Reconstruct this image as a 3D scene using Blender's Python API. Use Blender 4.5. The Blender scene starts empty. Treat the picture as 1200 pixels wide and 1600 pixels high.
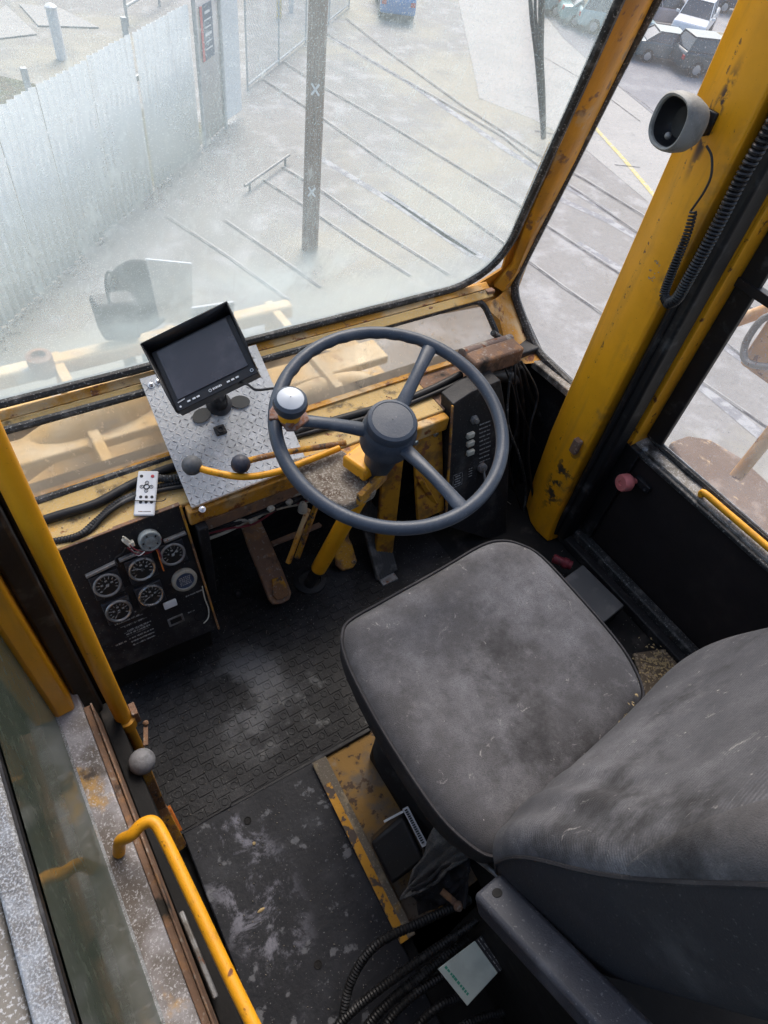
import bpy, bmesh, math, random
from mathutils import Vector as V, Matrix, noise as mnoise
random.seed(7)
SC = bpy.context.scene
COL = SC.collection
# ------------------------------------------------------------------ camera
H = 1.5
AX = V((0.83603069, -0.35236893, 0.42058153))
AY = V((-0.53550852, -0.69097873, 0.48557082))
AD = V((-0.11951282, 0.6311771, 0.76637598))
cam = bpy.data.cameras.new('camera'); camo = bpy.data.objects.new('camera', cam); COL.objects.link(camo)
right = V((AX[0], AY[0], -AD[0])); down = V((AX[1], AY[1], -AD[1])); fwd = V((AX[2], AY[2], -AD[2]))
m = Matrix((( right.x, -down.x, -fwd.x), (right.y, -down.y, -fwd.y), (right.z, -down.z, -fwd.z))).to_4x4()
m.translation = V((0, 0, H)); camo.matrix_world = m
cam.sensor_fit = 'HORIZONTAL'; cam.sensor_width = 36; cam.lens = 1026 / 1200 * 36
cam.clip_start = .02; cam.clip_end = 2000
SC.camera = camo
# ------------------------------------------------------------------ light
ELEV, ROT = math.radians(52), math.radians(35)
w = bpy.data.worlds.new('World'); SC.world = w; w.use_nodes = True
nt = w.node_tree; nt.nodes.clear()
sky = nt.nodes.new('ShaderNodeTexSky'); sky.sky_type = 'NISHITA'; sky.sun_disc = False
sky.sun_elevation = ELEV; sky.sun_rotation = ROT; sky.dust_density = 4; sky.air_density = 1.2
bg = nt.nodes.new('ShaderNodeBackground'); bg.inputs[1].default_value = .15
ow = nt.nodes.new('ShaderNodeOutputWorld')
nt.links.new(sky.outputs[0], bg.inputs[0]); nt.links.new(bg.outputs[0], ow.inputs[0])
sun = bpy.data.lights.new('sun', 'SUN'); sun.energy = 1.3; sun.angle = math.radians(30); sun.color = (1, .96, .9)
suno = bpy.data.objects.new('sun', sun); COL.objects.link(suno)
sd = V((math.sin(ROT) * math.cos(ELEV), math.cos(ROT) * math.cos(ELEV), math.sin(ELEV)))
suno.rotation_euler = (-sd).to_track_quat('-Z', 'Y').to_euler(); suno.location = (0, 0, 8)
SC.view_settings.view_transform = 'Standard'; SC.view_settings.look = 'None'
SC.view_settings.exposure = 1.12; SC.view_settings.gamma = 1
SC.render.resolution_x = 768; SC.render.resolution_y = 1024
SC.render.engine = 'CYCLES'
SC.cycles.max_bounces = 10; SC.cycles.transparent_max_bounces = 24; SC.cycles.diffuse_bounces = 5
G = -6.5                                            # level of the yard below the cab floor

# ------------------------------------------------------------------ helpers
def ray(u, v):
    d = V(((u - 600) / 1026, (v - 800) / 1026, 1))
    return V((d.dot(AX), d.dot(AY), -d.dot(AD)))
def P(u, v, x=None, y=None, z=None, t=None):
    r = ray(u, v)
    if x is not None: t = x / r.x
    elif y is not None: t = y / r.y
    elif z is not None: t = (z - H) / r.z
    return r * t + V((0, 0, H))
class Plane:
    """a real plane in the place: origin, right, up; n faces the viewer side"""
    def __init__(s, o, r, u):
        s.o = V(o); s.r = V(r).normalized(); s.n = s.r.cross(V(u)).normalized(); s.u = s.n.cross(s.r)
    def px(s, u, v, h=0):
        r = ray(u, v); c = V((0, 0, H)); t = (s.o + s.n * h - c).dot(s.n) / r.dot(s.n)
        return c + r * t
    def at(s, a, b, h=0): return s.o + s.r * a + s.u * b + s.n * h
    def loc(s, p): d = p - s.o; return d.dot(s.r), d.dot(s.u)
def frame_of(d):
    d = d.normalized(); a = V((0, 0, 1)) if abs(d.z) < .9 else V((1, 0, 0))
    x = d.cross(a).normalized(); return x, d.cross(x).normalized()
def smooth(pts, n=6, closed=False):
    pts = [V(p) for p in pts]; out = []; N = len(pts)
    for i in range(N if closed else N - 1):
        if closed: a, b, c, d = pts[i - 1], pts[i], pts[(i + 1) % N], pts[(i + 2) % N]
        else: a, b, c, d = pts[max(i - 1, 0)], pts[i], pts[i + 1], pts[min(i + 2, N - 1)]
        for k in range(n):
            t = k / n
            out.append(.5 * ((2 * b) + (c - a) * t + (2 * a - 5 * b + 4 * c - d) * t * t + (3 * b - a - 3 * c + d) * t ** 3))
    if not closed: out.append(pts[-1])
    return out
class MB:
    def __init__(s): s.v = []; s.f = []; s.sm = []; s.mi = []; s.m = 0
    def add(s, vs, fs, sm=False):
        o = len(s.v); s.v += [V(p) for p in vs]
        for f in fs: s.f.append([i + o for i in f]); s.sm.append(sm); s.mi.append(s.m)
        return s
    def box(s, c, size, r=None, u=None):
        """centre, size (along r, along u, along n)"""
        c = V(c); hx, hy, hz = [k / 2 for k in size]
        if r is None: R, U, N = V((1, 0, 0)), V((0, 1, 0)), V((0, 0, 1))
        else:
            R = V(r).normalized(); N = R.cross(V(u)).normalized(); U = N.cross(R)
        vs = [c + R * hx * a + U * hy * b + N * hz * d for d in (-1, 1) for b in (-1, 1) for a in (-1, 1)]
        return s.add(vs, [(0, 2, 3, 1), (4, 5, 7, 6), (0, 1, 5, 4), (2, 6, 7, 3), (0, 4, 6, 2), (1, 3, 7, 5)])
    def span(s, a, b):
        a, b = V(a), V(b); return s.box((a + b) / 2, [abs(k) for k in (b - a)])
    def bar(s, a, b, w, t, up=(0, 0, 1)):
        """rectangular bar a->b, w across, t along up"""
        a, b = V(a), V(b); d = b - a; side = V(up).cross(d).normalized()
        return s.box((a + b) / 2, (d.length, w, t), d, side)
    def prism(s, poly, vec, sm=False):
        poly = [V(p) for p in poly]; n = len(poly); vec = V(vec)
        s.add(poly + [p + vec for p in poly], [tuple(range(n))[::-1], tuple(range(n, 2 * n))])
        o = len(s.v) - 2 * n
        for i in range(n):
            j = (i + 1) % n; s.f.append([o + i, o + j, o + n + j, o + n + i]); s.sm.append(sm); s.mi.append(s.m)
        return s
    def ring(s, outer, inner, vec):
        """closed band between two outlines of equal count, thickened by vec"""
        n = len(outer); vec = V(vec)
        vs = list(outer) + list(inner) + [V(p) + vec for p in outer] + [V(p) + vec for p in inner]; fs = []
        for i in range(n):
            j = (i + 1) % n
            fs += [(i, j, n + j, n + i), (2 * n + j, 2 * n + i, 3 * n + i, 3 * n + j), (i, 2 * n + i, 2 * n + j, j), (n + i, n + j, 3 * n + j, 3 * n + i)]
        return s.add(vs, fs)
    def tube(s, pts, r, seg=10, closed=False, caps=True, sm=True, sq=None):
        pts = [V(p) for p in pts]; n = len(pts)
        rs = r if isinstance(r, (list, tuple)) else [r] * n
        dirs = [((pts[(i + 1) % n] if closed or i < n - 1 else pts[i]) - (pts[i - 1] if closed or i else pts[i])).normalized() for i in range(n)]
        x, y = frame_of(dirs[0]); vs = []
        for i in range(n):
            d = dirs[i]; x = (x - d * x.dot(d)).normalized(); y = d.cross(x)
            for k in range(seg):
                a = 2 * math.pi * k / seg; vs.append(pts[i] + (x * math.cos(a) + y * math.sin(a)) * rs[i])
        fs = []
        for i in range(n if closed else n - 1):
            for k in range(seg):
                j = (i + 1) % n; k2 = (k + 1) % seg
                fs.append((i * seg + k, i * seg + k2, j * seg + k2, j * seg + k))
        s.add(vs, fs, sm)
        if caps and not closed:
            o = len(s.v) - n * seg
            s.f.append([o + k for k in range(seg)][::-1]); s.sm.append(False); s.mi.append(s.m)
            s.f.append([o + (n - 1) * seg + k for k in range(seg)]); s.sm.append(False); s.mi.append(s.m)
        return s
    def cyl(s, a, b, r, seg=20, r2=None): return s.tube([a, b], [r, r if r2 is None else r2], seg)
    def lathe(s, o, ax, prof, seg=24, sq=1.0, x=None, sm=True):
        """prof: (radius, height) list; sq<1 squares the section"""
        o = V(o); ax = V(ax).normalized()
        if x is None: x, y = frame_of(ax)
        else: x = (V(x) - ax * V(x).dot(ax)).normalized(); y = ax.cross(x)
        vs = []
        for r, h in prof:
            for k in range(seg):
                a = 2 * math.pi * k / seg; ca, sa = math.cos(a), math.sin(a)
                if sq != 1: ca = math.copysign(abs(ca) ** sq, ca); sa = math.copysign(abs(sa) ** sq, sa)
                vs.append(o + ax * h + (x * ca + y * sa) * r)
        fs = []
        for i in range(len(prof) - 1):
            for k in range(seg):
                k2 = (k + 1) % seg; fs.append((i * seg + k, i * seg + k2, (i + 1) * seg + k2, (i + 1) * seg + k))
        return s.add(vs, fs, sm)
    def ball(s, c, r, seg=20, sc=(1, 1, 1)):
        n = seg // 2; prof = [(math.sin(math.pi * i / n) * r + 1e-6, -math.cos(math.pi * i / n) * r) for i in range(n + 1)]
        k = len(s.v); s.lathe((0, 0, 0), (0, 0, 1), prof, seg)
        for i in range(k, len(s.v)): p = s.v[i]; s.v[i] = V(c) + V((p.x * sc[0], p.y * sc[1], p.z * sc[2]))
        return s
    def torus(s, c, n, R, r, seg=48, rs=10):
        x, y = frame_of(V(n)); c = V(c)
        return s.tube([c + (x * math.cos(2 * math.pi * i / seg) + y * math.sin(2 * math.pi * i / seg)) * R for i in range(seg)], r, rs, closed=True)
    def grid(s, fn, nu, nv, sm=True, cu=False):
        vs = [fn(i / (nu if cu else nu - 1), j / (nv - 1)) for j in range(nv) for i in range(nu)]; fs = []
        for j in range(nv - 1):
            for i in range(nu if cu else nu - 1):
                i2 = (i + 1) % nu; fs.append((j * nu + i, j * nu + i2, (j + 1) * nu + i2, (j + 1) * nu + i))
        return s.add(vs, fs, sm)
    def build(s, name, mats, parent=None, loc=None, bev=0, seg=2, sub=0, fix=True, solid=0):
        root = V((0, 0, 0)); p = parent
        if p is not None:
            root = V(p['_o'])
        elif loc is not None: root = V(loc)
        else:
            xs = [q.x for q in s.v]; ys = [q.y for q in s.v]
            root = V(((min(xs) + max(xs)) / 2, (min(ys) + max(ys)) / 2, min(q.z for q in s.v)))
        me = bpy.data.meshes.new(name); me.from_pydata([q - root for q in s.v], [], s.f)
        for poly, sm_, mi in zip(me.polygons, s.sm, s.mi): poly.use_smooth = sm_; poly.material_index = mi
        if fix:
            bm = bmesh.new(); bm.from_mesh(me); bmesh.ops.recalc_face_normals(bm, faces=bm.faces); bm.to_mesh(me); bm.free()
        for mt in (mats if isinstance(mats, (list, tuple)) else [mats]): me.materials.append(mt)
        try: me.set_sharp_from_angle(angle=math.radians(42))
        except Exception: pass
        o = bpy.data.objects.new(name, me); COL.objects.link(o); o['_o'] = list(root)
        if p is not None: o.parent = p
        else: o.location = root
        if solid: md = o.modifiers.new('s', 'SOLIDIFY'); md.thickness = solid; md.offset = 0
        if bev:
            md = o.modifiers.new('b', 'BEVEL'); md.width = bev; md.segments = seg; md.limit_method = 'ANGLE'; md.angle_limit = math.radians(35); md.harden_normals = False
        if sub:
            md = o.modifiers.new('s', 'SUBSURF'); md.levels = sub; md.render_levels = sub
        return o
def tag(o, label, cat, group=None):
    o['label'] = label; o['category'] = cat
    if group: o['group'] = group
    return o
def thing(name, loc, label, cat, group=None):
    o = bpy.data.objects.new(name, None); COL.objects.link(o); o.location = V(loc); o['_o'] = list(V(loc)); o.empty_display_size = .05
    return tag(o, label, cat, group)
def struct(o): o['kind'] = 'structure'; return o
def text(s, size, o, r, u, mat, name, parent, ext=.0004, align='CENTER'):
    cu = bpy.data.curves.new('t', 'FONT'); cu.body = s; cu.size = size; cu.extrude = ext; cu.align_x = align; cu.align_y = 'CENTER'
    to = bpy.data.objects.new('t', cu); COL.objects.link(to); bpy.context.view_layer.update()
    me = bpy.data.meshes.new_from_object(to.evaluated_get(bpy.context.evaluated_depsgraph_get())); bpy.data.objects.remove(to)
    R = V(r).normalized(); N = R.cross(V(u)).normalized(); U = N.cross(R); mb = MB()
    mb.add([V(o) + R * q.co.x + U * q.co.y + N * q.co.z for q in me.vertices], [tuple(f.vertices) for f in me.polygons])
    bpy.data.meshes.remove(me)
    return mb.build(name, mat, parent)

# ------------------------------------------------------------------ materials
def _mat(name):
    m = bpy.data.materials.new(name); m.use_nodes = True; m.node_tree.nodes.clear(); return m, m.node_tree
def _n(nt, t, **k):
    n = nt.nodes.new(t)
    for a, b in k.items():
        if a.startswith('i_'): n.inputs[int(a[2:])].default_value = b
        else: setattr(n, a, b)
    return n
def c4(c): return (c[0], c[1], c[2], 1)
def mask(nt, pos, L):
    """L = dict(s=scale, lo, hi, st=stretch xyz, k='n'/'v'/'w', d=detail, off)"""
    mp = _n(nt, 'ShaderNodeMapping'); mp.inputs[3].default_value = L.get('st', (1, 1, 1)); mp.inputs[1].default_value = (L.get('off', 0), L.get('off', 0) * .7, 3.3)
    if 'rot' in L: mp.inputs[2].default_value = L['rot']
    nt.links.new(pos, mp.inputs[0])
    if L.get('k', 'n') == 'n':
        t = _n(nt, 'ShaderNodeTexNoise'); t.inputs['Scale'].default_value = L['s']; t.inputs['Detail'].default_value = L.get('d', 6); t.inputs['Roughness'].default_value = L.get('r', .6); t.inputs['Distortion'].default_value = L.get('dist', 0); out = t.outputs[0]
    elif L['k'] == 'v':
        t = _n(nt, 'ShaderNodeTexVoronoi'); t.inputs['Scale'].default_value = L['s']; out = t.outputs[0]
    else:
        t = _n(nt, 'ShaderNodeTexWave'); t.inputs['Scale'].default_value = L['s']; t.inputs['Distortion'].default_value = L.get('dist', 0); t.bands_direction = L.get('dir', 'X'); out = t.outputs[1]
    nt.links.new(mp.outputs[0], t.inputs[0])
    r = _n(nt, 'ShaderNodeMapRange'); r.interpolation_type = 'SMOOTHSTEP'
    r.inputs[1].default_value = L['lo']; r.inputs[2].default_value = L['hi']; r.inputs[4].default_value = L.get('max', 1)
    nt.links.new(out, r.inputs[0]); o = r.outputs[0]
    if 'box' in L:                                   # a stain or painted reflection with its own place: centre, radii
        c, rad = L['box']; sb = _n(nt, 'ShaderNodeVectorMath', operation='SUBTRACT'); nt.links.new(pos, sb.inputs[0]); sb.inputs[1].default_value = c
        dv = _n(nt, 'ShaderNodeVectorMath', operation='DIVIDE'); nt.links.new(sb.outputs[0], dv.inputs[0]); dv.inputs[1].default_value = rad
        ln = _n(nt, 'ShaderNodeVectorMath', operation='LENGTH'); nt.links.new(dv.outputs[0], ln.inputs[0])
        r2 = _n(nt, 'ShaderNodeMapRange'); r2.interpolation_type = 'SMOOTHSTEP'; r2.inputs[1].default_value = 1.0; r2.inputs[2].default_value = .35
        nt.links.new(ln.outputs[1], r2.inputs[0])
        mu = _n(nt, 'ShaderNodeMath', operation='MULTIPLY'); nt.links.new(o, mu.inputs[0]); nt.links.new(r2.outputs[0], mu.inputs[1]); o = mu.outputs[0]
    return o
def mat(name, base, rough=.6, metal=0, layers=(), bump=None, rvar=.15, spec=.35, coat=0, bumps=()):
    m, nt = _mat(name); L = nt.links
    g = _n(nt, 'ShaderNodeNewGeometry'); pos = g.outputs[0]
    col = _n(nt, 'ShaderNodeRGB'); col.outputs[0].default_value = c4(base); cur = col.outputs[0]
    # gentle tone variation
    for i, l in enumerate([dict(s=9, lo=.3, hi=.75, c=tuple(k * .78 for k in base), max=.7)] + list(layers)):
        mx = _n(nt, 'ShaderNodeMix', data_type='RGBA'); L.new(mask(nt, pos, l), mx.inputs[0]); L.new(cur, mx.inputs[6]); mx.inputs[7].default_value = c4(l['c']); cur = mx.outputs[2]
    b = _n(nt, 'ShaderNodeBsdfPrincipled'); L.new(cur, b.inputs['Base Color']); b.inputs['Metallic'].default_value = metal
    b.inputs['Specular IOR Level'].default_value = spec; b.inputs['Coat Weight'].default_value = coat
    rr = _n(nt, 'ShaderNodeMapRange'); rr.inputs[3].default_value = max(.05, rough - rvar); rr.inputs[4].default_value = min(1, rough + rvar)
    rn = _n(nt, 'ShaderNodeTexNoise'); rn.inputs['Scale'].default_value = 14; rn.inputs['Detail'].default_value = 5; L.new(pos, rn.inputs[0]); L.new(rn.outputs[0], rr.inputs[0]); L.new(rr.outputs[0], b.inputs['Roughness'])
    last = None
    bl = list(bumps) + ([dict(s=bump[0], lo=0, hi=1, st_=bump[1])] if bump else [])
    for q in bl:
        bp = _n(nt, 'ShaderNodeBump'); bp.inputs['Strength'].default_value = q['st_']; bp.inputs['Distance'].default_value = q.get('dd', .002)
        L.new(mask(nt, pos, q), bp.inputs['Height'])
        if last: L.new(last, bp.inputs['Normal'])
        last = bp.outputs[0]
    if last: L.new(last, b.inputs['Normal'])
    o = _n(nt, 'ShaderNodeOutputMaterial'); L.new(b.outputs[0], o.inputs[0]); return m
def glass(name, dust, amt, layers=(), gloss=.06, tint=(1, 1, 1)):
    """dusty pane: clear part lets light straight through, film scatters it"""
    m, nt = _mat(name); L = nt.links; g = _n(nt, 'ShaderNodeNewGeometry'); pos = g.outputs[0]
    val = _n(nt, 'ShaderNodeValue'); val.outputs[0].default_value = amt; cur = val.outputs[0]
    for l in layers:
        mx = _n(nt, 'ShaderNodeMix', data_type='FLOAT'); L.new(mask(nt, pos, l), mx.inputs[0]); L.new(cur, mx.inputs[2]); mx.inputs[3].default_value = l['a']; cur = mx.outputs[0]
    tr = _n(nt, 'ShaderNodeBsdfTransparent'); tr.inputs[0].default_value = c4(tint)
    df = _n(nt, 'ShaderNodeBsdfDiffuse'); df.inputs[0].default_value = c4(dust); tl = _n(nt, 'ShaderNodeBsdfTranslucent'); tl.inputs[0].default_value = c4(dust)
    mm = _n(nt, 'ShaderNodeMixShader'); mm.inputs[0].default_value = .6; L.new(df.outputs[0], mm.inputs[1]); L.new(tl.outputs[0], mm.inputs[2])
    m2 = _n(nt, 'ShaderNodeMixShader'); L.new(cur, m2.inputs[0]); L.new(tr.outputs[0], m2.inputs[1]); L.new(mm.outputs[0], m2.inputs[2])
    gl = _n(nt, 'ShaderNodeBsdfGlossy'); gl.inputs['Roughness'].default_value = .06; lw = _n(nt, 'ShaderNodeFresnel'); lw.inputs[0].default_value = 1.25
    ml = _n(nt, 'ShaderNodeMath', operation='MULTIPLY'); ml.inputs[1].default_value = gloss * 10; L.new(lw.outputs[0], ml.inputs[0])
    m3 = _n(nt, 'ShaderNodeMixShader'); L.new(ml.outputs[0], m3.inputs[0]); L.new(m2.outputs[0], m3.inputs[1]); L.new(gl.outputs[0], m3.inputs[2])
    o = _n(nt, 'ShaderNodeOutputMaterial'); L.new(m3.outputs[0], o.inputs[0]); return m

YEL = (.62, .27, .012)
RUST = (.16, .055, .02); GRIME = (.03, .026, .022); CREAM = (.48, .36, .2); DUST = (.36, .33, .3)
M = {}
YEL = (.78, .35, .014)
M['yellow'] = mat('yellow_paint', YEL, .42, layers=[dict(s=38, lo=.61, hi=.66, c=RUST, d=9), dict(s=40, lo=.5, hi=.7, c=(.34, .17, .03), off=14, max=.4, d=9, st=(1, 1, .3)), dict(s=7, lo=.58, hi=.85, c=(.36, .17, .03), max=.6), dict(s=220, lo=.66, hi=.7, c=GRIME, d=3, max=.6)], bump=(160, .12))
M['yellow_worn'] = mat('worn_yellow_paint', (.5, .23, .02), .6, layers=[dict(s=10, lo=.46, hi=.62, c=CREAM, max=.8), dict(s=22, lo=.56, hi=.63, c=RUST, off=3), dict(s=14, lo=.55, hi=.72, c=GRIME, off=8, max=.85), dict(s=240, lo=.62, hi=.68, c=DUST, d=3, max=.7)], bump=(120, .3))
M['post'] = mat('grimy_gold_post', (.6, .29, .015), .5, layers=[dict(s=9, lo=.45, hi=.65, c=(.3, .15, .03), max=.7, d=9, st=(1, 1, .4)), dict(s=30, lo=.56, hi=.64, c=(.2, .1, .04), d=9), dict(s=16, lo=.58, hi=.68, c=CREAM, off=7, max=.5, d=9)], bump=(120, .25))
M['gaugeblock'] = mat('dusty_gauge_block', (.02, .021, .026), .5, layers=[dict(s=60, lo=.5, hi=.68, c=(.07, .07, .07), max=.7, d=9)], bump=(160, .2))
M['shelf'] = mat('dusty_cream_shelf', (.5, .34, .13), .75, layers=[dict(s=6, lo=.5, hi=.68, c=(.55, .26, .02), max=.8), dict(s=17, lo=.56, hi=.7, c=GRIME, off=5, max=.8), dict(s=30, lo=.62, hi=.7, c=RUST, off=9), dict(s=260, lo=.58, hi=.66, c=(.4, .37, .33), d=3, max=.6)], bump=(130, .35))
M['rust'] = mat('rusty_steel', (.2, .12, .08), .85, layers=[dict(s=40, lo=.5, hi=.65, c=(.26, .14, .07)), dict(s=90, lo=.58, hi=.66, c=(.3, .26, .22), max=.7), dict(s=15, lo=.55, hi=.7, c=GRIME)], bump=(180, .6))
M['rust_brown'] = mat('dirty_brown_steel', (.13, .11, .085), .85, layers=[dict(s=18, lo=.5, hi=.62, c=(.25, .2, .13)), dict(s=10, lo=.55, hi=.66, c=(.3, .17, .03), off=3), dict(s=260, lo=.58, hi=.66, c=(.3, .28, .24), d=3, max=.6)], bump=(160, .5))
M['rust_yellow'] = mat('rust_with_yellow_paint', (.2, .1, .045), .85, layers=[dict(s=16, lo=.45, hi=.6, c=(.45, .22, .02)), dict(s=60, lo=.56, hi=.64, c=(.07, .05, .04)), dict(s=200, lo=.6, hi=.66, c=DUST, d=3, max=.5)], bump=(160, .5))
M['floor_rust'] = mat('rusty_yellow_floor', (.26, .15, .045), .85, layers=[dict(s=14, lo=.42, hi=.6, c=(.13, .105, .08)), dict(s=45, lo=.55, hi=.62, c=(.07, .045, .03)), dict(s=9, lo=.6, hi=.72, c=(.28, .26, .22), off=4, max=.7)], bump=(120, .5))
M['black'] = mat('grimy_black', (.012, .0115, .013), .6, layers=[dict(s=12, lo=.52, hi=.75, c=(.075, .07, .066), max=.7), dict(s=240, lo=.64, hi=.7, c=(.2, .18, .16), d=3, max=.5)], bump=(90, .25))
M['dark'] = mat('dark_recess_paint', (.007, .0065, .0065), .8, layers=[dict(s=14, lo=.55, hi=.75, c=(.04, .034, .03))], bump=(60, .3))
M['rubber'] = mat('black_rubber', (.011, .011, .012), .5, layers=[dict(s=20, lo=.54, hi=.72, c=(.1, .1, .1), max=.6)], bump=(80, .2))
M['gasket'] = mat('weathered_gasket', (.03, .03, .03), .55, layers=[dict(s=30, lo=.5, hi=.68, c=(.14, .135, .13), max=.7), dict(s=220, lo=.6, hi=.66, c=(.5, .5, .48), d=3, max=.45)], bump=(140, .4))
M['frost'] = mat('frost_flecked_edge', (.15, .145, .14), .75, layers=[dict(s=30, lo=.42, hi=.62, c=(.24, .25, .26), d=9), dict(s=500, lo=.46, hi=.62, c=(.42, .44, .46), d=5, max=.7), dict(s=14, lo=.6, hi=.75, c=(.3, .2, .1), max=.6)], bump=(160, .8))
M['sill'] = mat('frosty_steel_sill', (.13, .11, .095), .8, layers=[dict(s=7, lo=.42, hi=.66, c=(.36, .35, .37), off=2, d=9), dict(s=8, lo=.55, hi=.66, c=(.46, .27, .08), off=9, d=8), dict(s=330, lo=.54, hi=.64, c=(.55, .55, .57), d=4, max=.6), dict(s=12, lo=.6, hi=.7, c=(.07, .055, .045), off=4)], bump=(130, .5))
M['ledge'] = mat('dusty_door_ledge', (.2, .18, .15), .8, layers=[dict(s=18, lo=.45, hi=.7, c=(.36, .35, .33), d=9, max=.85), dict(s=330, lo=.54, hi=.62, c=(.6, .6, .6), d=4, max=.6), dict(s=12, lo=.55, hi=.7, c=GRIME, off=4)], bump=(130, .5))
M['wheel'] = mat('worn_wheel_plastic', (.04, .052, .072), .4, layers=[dict(s=16, lo=.52, hi=.78, c=(.1, .115, .135), max=.6), dict(s=300, lo=.66, hi=.7, c=(.25, .25, .25), d=3, max=.4)], bump=(220, .12))
M['plastic'] = mat('black_plastic', (.016, .016, .018), .38, layers=[dict(s=200, lo=.66, hi=.72, c=(.12, .12, .12), d=3, max=.5)], bump=(300, .06))
M['screen'] = mat('dusty_dark_screen', (.03, .028, .036), .22, layers=[dict(s=8, lo=.5, hi=.75, c=(.075, .07, .082), max=.8)], spec=.6)
M['greyball'] = mat('grey_ball_plastic', (.075, .08, .085), .6, layers=[dict(s=40, lo=.5, hi=.7, c=(.15, .15, .155), max=.6)], bump=(250, .15))
M['darkball'] = mat('dark_ball_plastic', (.028, .03, .045), .5, layers=[dict(s=40, lo=.5, hi=.7, c=(.09, .09, .1), max=.5)], bump=(250, .12))
M['paleball'] = mat('pale_grey_knob', (.2, .2, .21), .6, layers=[dict(s=60, lo=.5, hi=.65, c=(.1, .1, .1), max=.6)], bump=(250, .3))
M['silver'] = mat('silver_cap', (.36, .39, .43), .45, metal=.3, layers=[dict(s=60, lo=.55, hi=.7, c=(.3, .32, .34), max=.5)])
M['alu'] = mat('checker_aluminium', (.46, .47, .48), .55, metal=.3, layers=[dict(s=9, lo=.48, hi=.68, c=(.3, .31, .315), max=.7), dict(s=60, lo=.55, hi=.65, c=(.55, .56, .58), max=.5), dict(s=180, lo=.6, hi=.68, c=(.14, .14, .14), d=3, max=.6)], bump=(200, .25))
M['alu_mark'] = mat('raised_tread', (.6, .61, .63), .35, metal=.6, layers=[dict(s=40, lo=.5, hi=.6, c=(.26, .26, .27))])
M['steel'] = mat('grey_steel', (.24, .24, .24), .5, metal=.5, layers=[dict(s=30, lo=.5, hi=.65, c=(.12, .11, .1)), dict(s=70, lo=.6, hi=.68, c=RUST)], bump=(160, .3))
M['pad'] = mat('grey_adhesive_pad', (.075, .075, .072), .8)
M['chrome'] = mat('scuffed_chrome', (.6, .61, .62), .28, metal=.9, layers=[dict(s=60, lo=.55, hi=.68, c=(.14, .14, .14))])
M['white'] = mat('white_plastic', (.66, .67, .68), .45, layers=[dict(s=40, lo=.6, hi=.75, c=(.42, .42, .42), max=.5)])
M['offwhite'] = mat('offwhite_rocker', (.52, .5, .42), .5, layers=[dict(s=90, lo=.55, hi=.68, c=(.2, .18, .14), max=.7)])
M['mark'] = mat('printed_marks', (.3, .305, .3), .6, layers=[dict(s=160, lo=.5, hi=.6, c=(.06, .06, .06))])
M['red'] = mat('red_plastic', (.42, .04, .05), .5); M['redknob'] = mat('faded_red_knob', (.56, .16, .15), .5, layers=[dict(s=50, lo=.52, hi=.7, c=(.42, .22, .2), max=.7)], bump=(160, .25))
M['darkred'] = mat('dark_red_plastic', (.16, .02, .03), .55, layers=[dict(s=40, lo=.5, hi=.7, c=(.05, .02, .02))])
M['beige'] = mat('beige_ring', (.3, .28, .23), .6, layers=[dict(s=60, lo=.5, hi=.65, c=(.16, .14, .11), max=.7)], bump=(160, .3))
M['blueface'] = mat('blue_grey_dial', (.05, .07, .12), .35)
M['greyface'] = mat('grey_green_disc', (.25, .28, .28), .55, layers=[dict(s=60, lo=.5, hi=.65, c=(.13, .14, .14), max=.8)], bump=(160, .3))
M['dial'] = mat('dark_dial', (.02, .019, .018), .35, layers=[dict(s=60, lo=.55, hi=.7, c=(.08, .06, .045), max=.7)])
M['lampgrey'] = mat('grey_housing', (.27, .27, .255), .6, layers=[dict(s=30, lo=.48, hi=.66, c=(.16, .16, .15), max=.8), dict(s=240, lo=.6, hi=.68, c=(.4, .4, .39), d=3, max=.5)], bump=(200, .3))
M['orange'] = mat('orange_paint', (.5, .14, .02), .6, layers=[dict(s=40, lo=.55, hi=.65, c=RUST)])
M['paper'] = mat('pale_green_paper', (.5, .56, .51), .7, layers=[dict(s=18, lo=.5, hi=.7, c=(.36, .41, .38), max=.6)]); M['inkgreen'] = mat('green_ink', (.05, .3, .2), .6)
M['cloth'] = mat('dusty_grey_cloth', (.1, .095, .09), .95, layers=[dict(s=30, lo=.48, hi=.66, c=(.19, .175, .155), max=.8), dict(s=420, lo=.5, hi=.6, c=(.05, .05, .055), d=3, max=.5)], bump=(400, .5))
M['straw'] = mat('straw_bits', (.4, .3, .15), .8)
M['debris'] = mat('brown_debris', (.12, .09, .06), .9, layers=[dict(s=80, lo=.5, hi=.6, c=(.28, .22, .15))], bump=(120, 1))
fz = dict(k='w', s=75, lo=0, hi=1, st_=.32, dd=.001, dir='Z', dist=.9)
_blot = [dict(s=5, lo=.4, hi=.72, c=(.175, .17, .178), off=1, d=10, r=.7), dict(s=16, lo=.52, hi=.7, c=(.19, .183, .185), off=6, max=.5, d=12, r=.75), dict(s=4.5, lo=.5, hi=.68, c=(.03, .028, .028), off=12, max=.95, d=10, r=.7), dict(s=34, lo=.6, hi=.68, c=(.34, .32, .3), off=3, max=.7, d=10, r=.75, dist=1.2), dict(s=520, lo=.5, hi=.62, c=(.05, .05, .052), d=2, max=.45), dict(s=70, lo=.7, hi=.74, c=(.45, .42, .38), d=6, max=.8)]
M['fabric'] = mat('dusty_seat_fabric', (.078, .074, .075), .95, layers=_blot, bumps=[dict(s=5, lo=.2, hi=.8, st_=.4, dd=.01, dist=.4, d=1, r=.3), dict(s=700, lo=0, hi=1, st_=.6)], spec=.25)
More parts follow.
